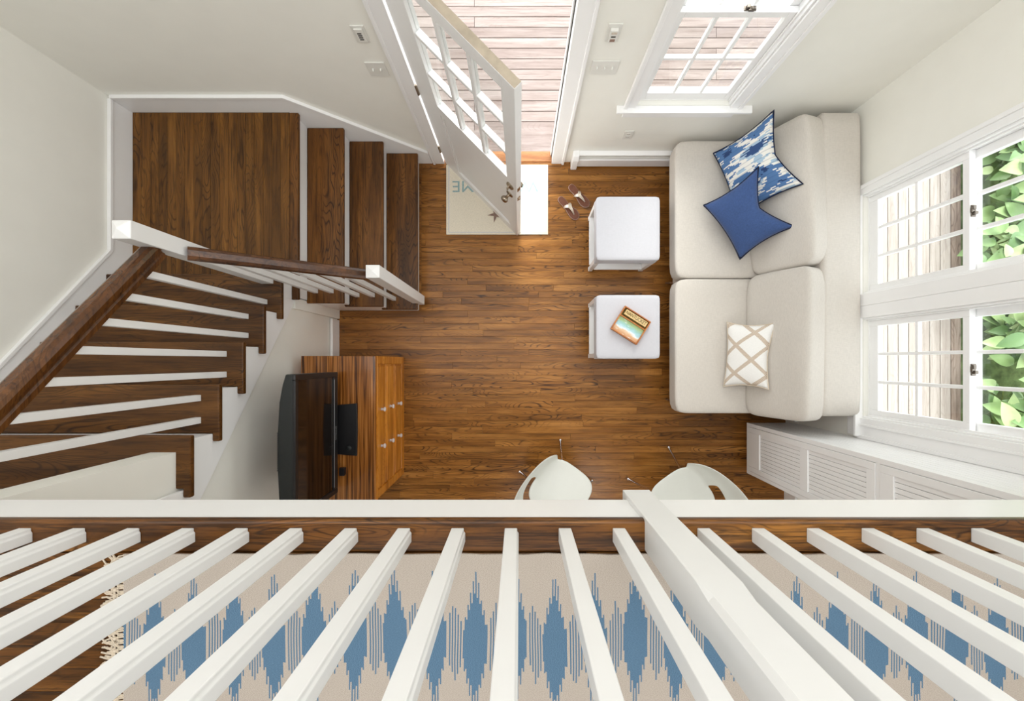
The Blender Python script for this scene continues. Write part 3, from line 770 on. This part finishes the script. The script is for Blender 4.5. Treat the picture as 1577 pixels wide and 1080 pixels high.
# ------------------------------------------------------------------ dresser
dr = wthing('dresser', 'orange-brown dresser with striped veneer top and glass knobs below the stair', 'dresser', (-1.28, -.47, 0))
bxo('top', M['zebra'], dr, -1.545, -1.018, -.992, .040, .742, .764, .004)
b = nob(); box(b, -1.535, -1.045, -.985, .034, .05, .741); box(b, -1.53, -1.06, -.975, .02, 0, .05); obj('body', b, M['cherry'], dr, .003)
b = nob()
for p, q in ((-.988, -.935), (-.015, .037)): box(b, -1.045, -1.025, p, q, .0, .741)
box(b, -1.045, -1.025, -.935, -.015, .715, .741); box(b, -1.045, -1.022, -.935, -.015, .0, .075)
for zz in (.285, .505): box(b, -1.045, -1.028, -.935, -.015, zz, zz + .014)
box(b, -1.028, -1.019, -.99, -.930, .02, .735); box(b, -1.028, -1.019, -.02, .039, .02, .735)
obj('face_frame', b, M['cherry'], dr, .004)
b = nob(); prism(b, [(-1.026, .700), (-1.016, .712), (-1.010, .742), (-1.03, .742), (-1.03, .700)], -.99, .039, 'y'); obj('cornice', b, M['cherry'], dr, .002)
for z0, z1 in ((.079, .283), (.301, .503), (.521, .712)):
    b = nob(); box(b, -1.044, -1.026, -.932, -.018, z0, z1); box(b, -1.028, -1.021, -.915, -.035, z0 + .02, z1 - .02)
    d = obj('drawer', b, M['cherry'], dr, .004)
    for yk in (-.352, -.622):
        b = nob(); zc = (z0 + z1)/2 + .012
        lathe(b, [(.012, 0), (.010, .006), (.007, .012), (.012, .017), (.017, .024), (.016, .031), (.009, .035)], (-1.021, yk, zc), (1, 0, 0), 12); obj('knob', b, M['knob'], d, smooth=True)

# ------------------------------------------------------------------ television
tv = wthing('television', 'black flat television on a stand on top of the striped dresser', 'television', (-1.28, -.48, .764))
TY0, TY1, TZ0, TZ1, TX = -.905, -.072, .835, 1.392, -1.272
b = nob(); prism(b, [(TX, TY1), (TX, TY0), (TX - .040, TY0), (TX - .058, TY0 + .03), (TX - .076, TY0 + .10), (TX - .085, TY0 + .28), (TX - .085, TY1 - .32), (TX - .076, TY1 - .16), (TX - .058, TY1 - .06), (TX - .040, TY1)], TZ0 + .004, TZ1 - .004, 'z')
bd = obj('housing', b, M['tvback'], tv, .006)
b = nob(); fr = .034
box(b, TX, TX + .018, TY0, TY0 + fr, TZ0, TZ1); box(b, TX, TX + .018, TY1 - fr, TY1, TZ0, TZ1)
box(b, TX, TX + .018, TY0 + fr, TY1 - fr, TZ1 - fr, TZ1); box(b, TX, TX + .018, TY0 + fr, TY1 - fr, TZ0, TZ0 + .055)
bz = obj('bezel', b, M['black'], tv, .004)
bxo('screen', M['screen'], tv, TX + .001, TX + .010, TY0 + fr - .002, TY1 - fr + .002, TZ0 + .053, TZ1 - fr + .002)
bxo('trim_strip', M['silver'], tv, TX + .016, TX + .0195, TY0 + .05, TY1 - .05, TZ0 + .052, TZ0 + .0545)
t = join_text('SAMSUNG', .020, .0004)
for v in t.verts:
    x, y, z = v.co; v.co = (TX + .0186 + z, (TY0+TY1)/2 + x * 1.0, TZ0 + .030 + y)
obj('lettering', t, M['silver'], bz)
b = nob()
for k in range(21):
    y = TY0 + .29 + k * .0105; box(b, TX - .0865, TX - .080, y, y + .006, TZ1 - .02, TZ1 - .002)
obj('vent_ribs', b, M['black'], bd)
b = nob(); prism(b, [(-1.215 + .07, -.295), (-1.215 + .075, -.48), (-1.215 + .07, -.665), (-1.40, -.645), (-1.40, -.315)], .7645, .778, 'z'); obj('stand_base', b, M['black'], tv, .004)
b = nob(); box(b, TX - .06, TX - .01, -.56, -.40, .778, TZ0 + .02); obj('stand_neck', b, M['black'], tv, .004)
b = nob(); lathe(b, [(.018, 0), (.018, .006), (.012, .010)], (-1.20, -.61, .778), (0, 0, 1), 14); obj('stand_cap', b, M['tvback'], tv, smooth=True)
bx_ = bxo('cable_box', M['black'], None, -1.262, -1.225, -.80, -.745, .7645, .80, .003)
tag(bx_, 'tiny black adapter lying on the dresser under the television', 'adapter')

# ------------------------------------------------------------------ sofa
sofa = wthing('sofa', 'oatmeal armless two-seat sofa with loose cushions along the window wall', 'sofa', (1.75, .66, 0))
b = nob(); soft(b, (1.7425, .66, .245), (.895, 2.09, .17), 20, 0, 10); obj('base', b, M['linen'], sofa, smooth=True)
b = nob(); soft(b, (2.205, .672, .52), (.26, 2.10, .70), 30, .0, 16); obj('back_frame', b, M['linen'], sofa, smooth=True)
def seat(y0, y1):
    b = nob(); soft(b, (1.607, (y0+y1)/2, .385), (.786, y1 - y0, .155), 14, .05, 18, wob=.0015); return obj('seat_cushion', b, M['linen'], sofa, smooth=True)
seat(.652, 1.725); seat(-.405, .646)
def backc(x, y0, y1, z, h, t, lean, yaw=0, n=9):
    rot = (Matrix.Rotation(yaw, 3, 'Z') @ Matrix.Rotation(lean, 3, 'Y'))
    b = nob(); soft(b, (x, (y0+y1)/2, z), (h, y1 - y0, t), n, .14, 20, rot, .004); return obj('back_cushion', b, M['linen'], sofa, smooth=True)
backc(1.952, .665, 1.700, .655, .50, .205, -1.17, .05)
backc(1.935, -.415, .660, .658, .50, .205, -1.17, -.02)
for x, y in ((1.345, 1.665), (1.345, .685), (1.345, -.345), (2.27, 1.64), (2.27, -.33)):
    b = nob(); s = 1 if x > 1.8 else -1
    tube(b, [(x, y, .17), (x + s*.012, y, .09), (x + s*.045, y + .012, .0)], [.016, .013, .009], 8); obj('leg', b, M['chrome'], sofa, smooth=True)

# throw pillows
def pillow(name, c4, thick, mat, trim, label, pinch=.10, r=.0045, sag=0.0, pinch_v=None, chop=0.0):
    """c4: corners (bottom-left, bottom-right, top-right, top-left); u runs along the bottom edge"""
    c4 = [Vector(c) for c in c4]; n = 26
    nv = ((c4[1] - c4[0]) + (c4[2] - c4[3])).cross((c4[3] - c4[0]) + (c4[2] - c4[1])).normalized()
    if nv.z < 0: nv = -nv
    pv = pinch if pinch_v is None else pinch_v
    def base(u, v):
        cut = chop * max(0, 1 - abs(2*u - 1)**1.15) * v**2.2
        uu = u + pinch * 2 * (0.5 - u) * (1 - (2*v - 1)**2) * abs(2*u - 1)**1.2
        vv = v + pv * 2 * (0.5 - v) * (1 - (2*u - 1)**2) * abs(2*v - 1)**1.2
        vv -= cut
        p = (c4[0]*(1-uu) + c4[1]*uu)*(1-vv) + (c4[3]*(1-uu) + c4[2]*uu)*vv
        return p + nv * sag * (1 - (2*u-1)**2) * (2*v - 1)
    def th(u, v): return thick/2 * (max(0, (1 - (2*u-1)**2) * (1 - (2*v-1)**2))) ** .48
    b = nob(); uvl = b.loops.layers.uv.new('UVMap'); G = {}
    for s in (1, -1):
        for i in range(n+1):
            for j in range(n+1):
                if s < 0 and (i in (0, n) or j in (0, n)): G[s, i, j] = G[1, i, j]; continue
                u, v = i/n, j/n
                G[s, i, j] = b.verts.new(base(u, v) + nv * s * th(u, v))
    for s in (1, -1):
        for i in range(n):
            for j in range(n):
                q = [(i, j), (i+1, j), (i+1, j+1), (i, j+1)]
                if s < 0: q = q[::-1]
                f = b.faces.new([G[(s, *p)] for p in q])
                for lp, p in zip(f.loops, q): lp[uvl].uv = (p[0]/n, p[1]/n)
    bmesh.ops.recalc_face_normals(b, faces=b.faces[:])
    o = obj(name, b, mat, smooth=True); tag(o, label, 'pillow')
    e = [base(i/n, 0) for i in range(n)] + [base(1, i/n) for i in range(n)] + [base(1-i/n, 1) for i in range(n)] + [base(0, 1-i/n) for i in range(n)]
    b = nob(); tube(b, e + [e[0]], r, 6, False); obj('piping', b, trim, o, smooth=True)
    return o
pillow('throw_pillow', [(1.489, 1.60, .505), (1.66, 1.09, .53), (1.925, 1.205, .885), (1.742, 1.722, .86)], .15, M['ikat'], M['navy_trim'],
       'square blue and white patterned pillow leaning behind the plain navy pillow', .05, .005, chop=.14)
pillow('throw_pillow', [(1.40, 1.19, .535), (1.665, .772, .56), (1.925, .945, .80), (1.66, 1.355, .82)], .15, M['navy'], M['navy_trim'],
       'plain navy blue square pillow with dark cord edge on the sofa', .06, .005, chop=.24)
pillow('throw_pillow', [(1.600, .304, .495), (1.572, -.194, .495), (1.80, -.203, .70), (1.845, .279, .71)], .12, M['lattice'], M['cream_trim'],
       'small white oblong pillow with beige lattice trim on the sofa', .05, .004, chop=.05)

# ------------------------------------------------------------------ stools
def stool():
    t = thing('upholstered_stool', 'x', 'stool', (0, 0, 0))
    S = .248
    b = nob(); soft(b, (0, 0, .415), (2*S, 2*S, .10), 24, .04, 16); obj('seat', b, M['white_fabric'], t, smooth=True)
    b = nob(); box(b, -S + .004, S - .004, -S + .004, S - .004, .33, .385); obj('apron', b, M['white_fabric'], t, .006)
    for sx in (-1, 1):
        for sy in (-1, 1):
            b = nob(); c = S - .026
            rr = [(.020, .36), (.020, .30), (.017, .07), (.014, .05), (.018, .03), (.015, 0)]
            v0 = None
            rings = [[b.verts.new((sx*c + p*w, sy*c + q*w, z)) for p, q in ((-1,-1),(1,-1),(1,1),(-1,1))] for w, z in rr]
            for A, B_ in zip(rings, rings[1:]):
                for k in range(4): b.faces.new((A[k], A[(k+1) % 4], B_[(k+1) % 4], B_[k]))
            b.faces.new(rings[0]); b.faces.new(rings[-1][::-1]); bmesh.ops.recalc_face_normals(b, faces=b.faces[:])
            obj('leg', b, M['white'], t, .002)
    for s in (-1, 1):
        bxo('stretcher', M['white'], t, -S + .045, S - .045, min(s*(S-.006), s*(S-.064)), max(s*(S-.006), s*(S-.064)), .10, .118, .002)
        bxo('stretcher', M['white'], t, min(s*(S-.006), s*(S-.064)), max(s*(S-.006), s*(S-.064)), -S + .045, S - .045, .10, .118, .002)
    b = nob()
    for s in (-1, 1):
        for k in range(34):
            a = -S + .05 + k * (2*S - .1) / 33
            for p in ((s*(S-.004), a, .109), (a, s*(S-.004), .109)):
                lathe(b, [(.001, -.004), (.0042, -.002), (.0042, .002), (.001, .004)], p, (0, 0, 1), 6)
    obj('bead_trim', b, M['white'], t, kind='stuff')
    return t
s1 = stool(); s1.location = (.845, 1.036, 0); tag(s1, 'square white upholstered stool with bare top beside the sandals')
s2 = copy_tree(s1); s2.location = (.845, .270, 0); tag(s2, 'square white upholstered stool carrying the wooden box')
for s in (s1, s2): s['group'] = 'white stools in front of the sofa'
# box with sign on the second stool
bx = thing('wooden_box', 'small orange wooden tray box with a lettered strip and painted panel on stool', 'box', (.857, .279, .472), -math.atan2(25, 39.4))
BW_, BH_, BZ = .236, .208, .034
b = nob()
for x0, x1, y0, y1 in ((-BW_/2, BW_/2, BH_/2 - .009, BH_/2), (-BW_/2, BW_/2, -BH_/2, -BH_/2 + .009), (-BW_/2, -BW_/2 + .009, -BH_/2 + .009, BH_/2 - .009), (BW_/2 - .009, BW_/2, -BH_/2 + .009, BH_/2 - .009)):
    box(b, x0, x1, y0, y1, 0, BZ)
box(b, -BW_/2 + .009, BW_/2 - .009, .022, .031, .003, BZ - .004)
obj('box_frame', b, M['boxwood'], bx, .0015)
bxo('box_bottom', M['pebble'], bx, -BW_/2 + .009, BW_/2 - .009, .031, BH_/2 - .009, .001, .008)
bxo('painted_panel', M['seascape'], bx, -BW_/2 + .009, BW_/2 - .009, -BH_/2 + .009, .022, .001, .014)
sg = bxo('sign_strip', M['signwood'], bx, -.092, .100, .046, .088, .012, .032, .001)
t = join_text('NANTUCKET', .034, .0006)
xx = [v.co.x for v in t.verts]; k_ = .176 / (max(xx) - min(xx))
for v in t.verts: v.co = (v.co.x * k_ + .004, v.co.y * 1.15 + .067, v.co.z + .0326)
obj('lettering', t, M['ink'], sg)

# ------------------------------------------------------------------ doormat, starfish, sandals
b = nob(); box(b, -.648, .253, 1.124, 1.742, .0008, .009)
mat = obj('doormat', b, M['mat'], None, .003); tag(mat, 'cream woven doormat with pale blue lettering under the open door', 'doormat')
b = nob()
for x0, x1, y0, y1 in ((-.628, .233, 1.140, 1.146), (-.628, .233, 1.718, 1.724), (-.628, -.622, 1.146, 1.718), (.227, .233, 1.146, 1.718)): box(b, x0, x1, y0, y1, .0085, .0100)
obj('border_stitch', b, M['white_fabric'], mat)
t = join_text('WELCOME', .13, .0004)
xx = [v.co.x for v in t.verts]; yy_ = [v.co.y for v in t.verts]; kx = .76 / (max(xx) - min(xx)); ky = .100 / (max(yy_) - min(yy_)); cy_ = (max(yy_) + min(yy_))/2
for v in t.verts: v.co = (-v.co.x * kx - .215, -(v.co.y - cy_) * ky + 1.548, v.co.z + .0096)
obj('lettering', t, M['mat_ink'], mat)
b = nob(); cx, cy = -.193, 1.330; ctr = b.verts.new((0, 0, .016)); rim = []
for k in range(10):
    a = PI/2 + .42 + k * PI/5; r_ = .074 if k % 2 == 0 else .020
    rim.append((b.verts.new((r_*math.cos(a), r_*math.sin(a), .006 if k % 2 == 0 else .010)), b.verts.new((r_*1.04*math.cos(a), r_*1.04*math.sin(a), 0))))
for k in range(10):
    p, q = rim[k], rim[(k+1) % 10]; b.faces.new((ctr, p[0], q[0])); b.faces.new((p[0], p[1], q[1], q[0]))
b.faces.new([r[1] for r in rim][::-1])
o = obj('starfish', b, M['starfish'], keep=True, bevel=.003); o.location = (cx - .018, cy - .03, .010); tag(o, 'brown dried starfish on the doormat against the door bottom', 'starfish')
def sandal(label, heel, toe, mir):
    h = Vector(((heel[0]-800)*.005756, (557-heel[1])*.005756, 0)); t_ = Vector(((toe[0]-800)*.005756, (557-toe[1])*.005756, 0))
    d = t_ - h; L = d.length
    t = thing('sandal', label, 'sandal', h + d/2, math.atan2(d.y, d.x), 'pair of thong sandals')
    out = [(-.50, 0), (-.485, .055), (-.43, .098), (-.33, .112), (-.18, .100), (-.02, .108), (.14, .148), (.28, .168), (.40, .140), (.475, .075), (.50, 0)]
    ow = [(x*L, y*L*1.05 + .003) for x, y in out] ; iw = [(x*L, -(y*L*(.92 if x < .1 else .86)) - .003) for x, y in out[::-1][1:-1]]
    pts = [(x, y*mir) for x, y in ow + iw]
    b = nob(); prism(b, pts, .0, .014, 'z'); obj('sole', b, M['sole'], t, .003)
    b = nob(); prism(b, [(x*.955, y*.88) for x, y in pts], .012, .0165, 'z'); obj('insole', b, M['leather'], t, .002)
    def band(pp, w0, w1):
        b = nob(); n = 12; prev = None
        for i in range(n+1):
            s = i/n; a = Vector(pp[0])*(1-s)**2 + Vector(pp[1])*2*s*(1-s) + Vector(pp[2])*s*s
            ta = (Vector(pp[1])-Vector(pp[0]))*(1-s) + (Vector(pp[2])-Vector(pp[1]))*s
            sd = Vector((-ta.y, ta.x, 0)).normalized() * (w0*(1-s) + w1*s)/2
            r = [b.verts.new(a + sd), b.verts.new(a - sd), b.verts.new(a - sd - Vector((0,0,.003))), b.verts.new(a + sd - Vector((0,0,.003)))]
            if prev:
                for k in range(4): b.faces.new((prev[k], prev[(k+1) % 4], r[(k+1) % 4], r[k]))
            else: b.faces.new(r[::-1])
            prev = r
        b.faces.new(prev); bmesh.ops.recalc_face_normals(b, faces=b.faces[:])
        return b
    hub = (.02*L, .035*L*mir, .046)
    obj('strap', band([(-.13*L, -.10*L*mir, .010), (-.08*L, -.05*L*mir, .055), hub], .020, .030), M['strap'], t)
    obj('strap', band([(-.12*L, .125*L*mir, .010), (-.05*L, .11*L*mir, .050), hub], .024, .030), M['strap'], t)
    obj('strap', band([hub, (.17*L, .025*L*mir, .050), (.30*L, .0, .016)], .028, .009), M['strap'], t)
    return t
sandal('brown thong sandal with silver straps, nearer the white stool', (877, 285.5), (906.5, 319), -1)
sandal('brown thong sandal with silver straps, nearer the doormat', (860.5, 304.5), (889.5, 338.5), 1)

# ------------------------------------------------------------------ shell chairs
def chair(cx, cy, back, label):
    """chair with its back towards angle `back`; feet on the diagonals of the picture axes"""
    t = thing('shell_chair', label, 'chair', (cx, cy, 0), 0, 'white shell chairs under the loft')
    def outline(a):                                # seat plan radius: rounded, slightly squared-off
        q = a - back; n = 3.4
        return .235 * (abs(math.cos(q + PI/4))**n + abs(math.sin(q + PI/4))**n) ** (-1/n) * .93
    b = nob(); NA, NR = 72, 8; G = []
    zc = .425
    for r in range(1, NR+1):
        s = r/NR; G.append([b.verts.new((s*outline(2*PI*k/NA)*math.cos(2*PI*k/NA), s*outline(2*PI*k/NA)*math.sin(2*PI*k/NA), zc + .028*s**2.5 - (.018*s**3*max(0, math.cos(2*PI*k/NA - back - PI)) if s > .3 else 0))) for k in range(NA)])
    c0 = b.verts.new((0, 0, zc))
    for k in range(NA):
        b.faces.new((c0, G[0][k], G[0][(k+1) % NA]))
        for r in range(NR-1): b.faces.new((G[r][k], G[r+1][k], G[r+1][(k+1) % NA], G[r][(k+1) % NA]))
    W = 19; NV = 8                                 # back shell grows from the rim over +-95 degrees
    kb = round((back % (2*PI)) / (2*PI) * NA)
    prev = [G[-1][(kb + i) % NA] for i in range(-W, W+1)]
    lay = [prev]
    for v in range(1, NV+1):
        s = v/NV; rowv = []
        for i in range(-W, W+1):
            a = 2*PI*(kb + i)/NA; f = max(0, math.cos(i/W*PI/2))**.55
            hgt = .03 + .33*f; ro = outline(a) + .035*min(1, s*2.5) + .085*s*f
            rowv.append(b.verts.new((ro*math.cos(a), ro*math.sin(a), zc + .028 + hgt*s)))
        lay.append(rowv)
    for v in range(NV):
        for i in range(2*W):
            if v in (0, 1) and abs(i + .5 - W) < 8: continue         # opening between seat and back
            b.faces.new((lay[v][i], lay[v][i+1], lay[v+1][i+1], lay[v+1][i]))
    for v in [v for v in b.verts if not v.link_faces]: b.verts.remove(v)
    bmesh.ops.recalc_face_normals(b, faces=b.faces[:])
    o = obj('shell', b, M['plastic'], t, smooth=True)
    m = o.modifiers.new('sol', 'SOLIDIFY'); m.thickness = .009; m.offset = 0
    m = o.modifiers.new('sub', 'SUBSURF'); m.levels = 1; m.render_levels = 1
    b = nob(); lathe(b, [(.09, .398), (.10, .405), (.10, .414), (.06, .422)], (0, 0, 0), (0, 0, 1), 20); obj('hub_plate', b, M['chrome'], t, smooth=True)
    for k in range(4):
        a = math.radians(83) + k * PI/2; d = Vector((math.cos(a), math.sin(a), 0)); f = d * .322
        b = nob(); tube(b, [d*.05 + Vector((0,0,.400)), d*.13 + Vector((0,0,.397)), d*.178 + Vector((0,0,.382)), d*.205 + Vector((0,0,.34)), f*.985 + Vector((0,0,.015))], [.0105, .0105, .0105, .010, .009], 10)
        lg = obj('leg', b, M['chrome'], t, smooth=True)
        b = nob(); lathe(b, [(.011, 0), (.013, .004), (.013, .018), (.008, .026)], f, (0, 0, 1), 12); obj('foot', b, M['chrome'], lg, smooth=True)
    return t
chair(.321, -1.013, math.radians(188), 'white shell chair on chrome legs nearer the dresser, below the balcony edge')
chair(1.278, -1.076, math.radians(-8), 'white shell chair on chrome legs nearer the tall cabinet, below the balcony edge')

# ------------------------------------------------------------------ baseboard heater and wall plates
h = wthing('baseboard_heater', 'long white metal baseboard heater low on the back wall beside the sofa', 'heater', (1.0, YB - .03, 0))
b = nob(); prism(b, [(YB - .001, .02), (YB - .012, .02), (YB - .012, .175), (YB - .040, .190), (YB - .040, .200), (YB - .001, .205)], .50, 2.20, 'x'); obj('back_panel', b, M['white'], h, .001)
b = nob(); prism(b, [(YB - .048, .03), (YB - .054, .03), (YB - .054, .135), (YB - .046, .150), (YB - .042, .148), (YB - .048, .132)], .50, 2.20, 'x'); obj('front_cover', b, M['white'], h, .001)
bxo('damper', M['plate'], h, .50, 2.2, YB - .041, YB - .012, .12, .158)
b = nob(); prism(b, [(YB - .001, 0), (YB - .070, 0), (YB - .070, .16), (YB - .052, .208), (YB - .001, .212)], .452, .502, 'x'); obj('end_cap', b, M['white'], h, .003)
def plate(name, label, cat, x, z0, z1, wdt, kind):
    p = wthing(name, label, cat, (x, YB, (z0+z1)/2))
    bxo('plate', M['plate'], p, x - wdt/2, x + wdt/2, YB - .007, YB - .0005, z0, z1, .002)
    zc = (z0 + z1)/2
    if kind == 'grille':
        bxo('body', M['plate'], p, x - .022, x + .022, YB - .016, YB - .007, zc - .045, zc + .045, .002)
        for k in range(4): bxo('slot', M['darkslot'], p, x - .011, x + .011, YB - .0172, YB - .0155, zc - .028 + k*.014, zc - .021 + k*.014)
    elif kind == 'thermostat':
        bxo('body', M['plate'], p, x - .022, x + .020, YB - .026, YB - .007, zc - .046, zc + .040, .003)
        bxo('window_strip', M['strap'], p, x - .016, x + .014, YB - .0272, YB - .025, zc + .016, zc + .030)
        bxo('slot', M['darkslot'], p, x - .013, x + .012, YB - .0272, YB - .025, zc - .006, zc + .003)
        bxo('slider', M['sole'], p, x - .015, x + .012, YB - .0272, YB - .025, zc - .036, zc - .018)
    elif isinstance(kind, int):
        for k in range(kind):
            xx = x + (k - (kind-1)/2) * .046
            b = nob(); box(b, xx - .005, xx + .005, YB - .012, YB - .007, zc - .012, zc + .012); box(b, xx - .0035, xx + .0035, YB - .022, YB - .010, zc + .000, zc + .010)
            obj('toggle', b, M['plate'], p, .001)
    else:
        for dz in (-.02, .02):
            bxo('socket', M['plate'], p, x - .016, x + .016, YB - .0095, YB - .0065, zc + dz - .013, zc + dz + .013, .003)
            for dx in (-.006, .006): bxo('slot', M['darkslot'], p, x + dx - .001, x + dx + .001, YB - .0105, YB - .009, zc + dz - .005, zc + dz + .005)
plate('wall_sensor', 'white wall plate with dark grille slots left of the door', 'thermostat', -.857, 1.421, 1.539, .074, 'grille')
plate('light_switch', 'white two-toggle light switch plate left of the door', 'switch', -.859, 1.143, 1.263, .116, 2)
plate('thermostat', 'small white thermostat between door and back window', 'thermostat', .505, 1.427, 1.552, .075, 'thermostat')
plate('light_switch', 'white three-toggle light switch plate between door and back window', 'switch', .510, 1.160, 1.277, .162, 3)
plate('wall_outlet', 'white wall outlet low on the wall above the baseboard heater', 'outlet', .845, .400, .515, .072, 'outlet')

# ------------------------------------------------------------------ outdoors: deck and shrubs
b = nob(); box(b, -9, 10, -5, 12, -.60, -.45); struct('ground', b, M['lawn'])
b = nob(); box(b, -2.6, 3.98, 2.085, 4.6, -.16, -.125); box(b, 2.485, 3.98, -1.6, 2.085, -.16, -.125); deck = struct('deck', b, M['darkslot'])
y = 2.087
while y < 4.5:
    x = -2.6 - (0 if int((y - 2.087)/.0955 + .5) % 2 else 2.2)
    while x < 3.9:
        L = 4.39; a, e = max(x, -2.6), min(x + L, 3.98)
        if e - a > .1:
            lx = round(e - a, 3); put_plank('plank', ('dk', lx), lx - .003, .089, .028, M['deck'], deck, ((a+e)/2, y + .0455, -.095))
        x += L
    y += .0955
x = 2.49; k = 0
while x < 3.95:
    last = x + .0955 > 3.95
    put_plank('plank', ('ds', last), .089, 3.66, .028, M['deck_old'] if last else M['deck_y'], deck, (x + .0455, .25, -.095)); x += .0955
b = nob(); box(b, 3.99, 5.6, -1.8, 3.0, -.45, -.14); soil = struct('ground_bed', b, M['soil'])
lm = []
for q in range(4):                                   # four leaf shapes shared by all leaves
    b = nob(); L, Wd = .125 + .02*q, .072 + .010*q; n = 7; rows = []
    for i in range(n+1):
        s = i/n; wv = Wd/2 * (math.sin(PI * s**.85)) ** .8 if 0 < s < 1 else 0.0008
        zz = -.10*L*(2*s-.8)**2
        rows.append([b.verts.new((s*L, -wv, zz + wv*.32)), b.verts.new((s*L, -wv*.5, zz + wv*.10)), b.verts.new((s*L, 0, zz)), b.verts.new((s*L, wv*.5, zz + wv*.10)), b.verts.new((s*L, wv, zz + wv*.32))])
    for A, B_ in zip(rows, rows[1:]):
        for j in range(4): b.faces.new((A[j], B_[j], B_[j+1], A[j+1]))
    me = bpy.data.meshes.new('leaf'); b.to_mesh(me); b.free(); me.materials.append(M['leaf'])
    for p in me.polygons: p.use_smooth = True
    lm.append(me)
def shrub(cx, cy, label, n, seed):
    rr = random.Random(seed)
    t = thing('leafy_shrub', label, 'shrub', (cx, cy, -.14), 0, 'broad leaved shrubs outside the side windows')
    b = nob(); tips = []
    for k in range(16):
        a = rr.uniform(0, 2*PI); r_ = rr.uniform(.08, .46); hh = rr.uniform(.22, .62)
        tip = Vector((r_*math.cos(a), r_*math.sin(a)*.95, hh)); tips.append(tip)
        tube(b, [(0, 0, 0), tuple(tip*.55 + Vector((0, 0, .08))), tuple(tip)], [.009, .006, .004], 6)
    obj('stems', b, M['stem'], t)
    for k in range(n):
        tip = rr.choice(tips); s = rr.uniform(.55, 1.02)
        p = Vector((tip.x*s + rr.gauss(0, .05), tip.y*s + rr.gauss(0, .06), tip.z*s + rr.uniform(-.04, .05)))
        o = bpy.data.objects.new('leaf', rr.choice(lm)); C.objects.link(o); o.parent = t; o.location = p
        o.rotation_euler = (rr.uniform(-.45, .45), rr.uniform(-.25, .45), rr.uniform(0, 2*PI)); s_ = rr.uniform(.95, 1.5); o.scale = (s_, s_, s_)
for k, (cx, cy, lb) in enumerate(((4.20, -.55, 'broad leaved green shrub outside the lower side window, nearest the cabinet'), (4.28, .22, 'broad leaved green shrub outside, behind the strip between both side windows'),
                                  (4.20, 1.02, 'broad leaved green shrub outside the upper side window'), (4.28, 1.85, 'broad leaved green shrub outside, past the top edge of the upper side window'))):
    shrub(cx, cy, lb, 120, 20 + k)
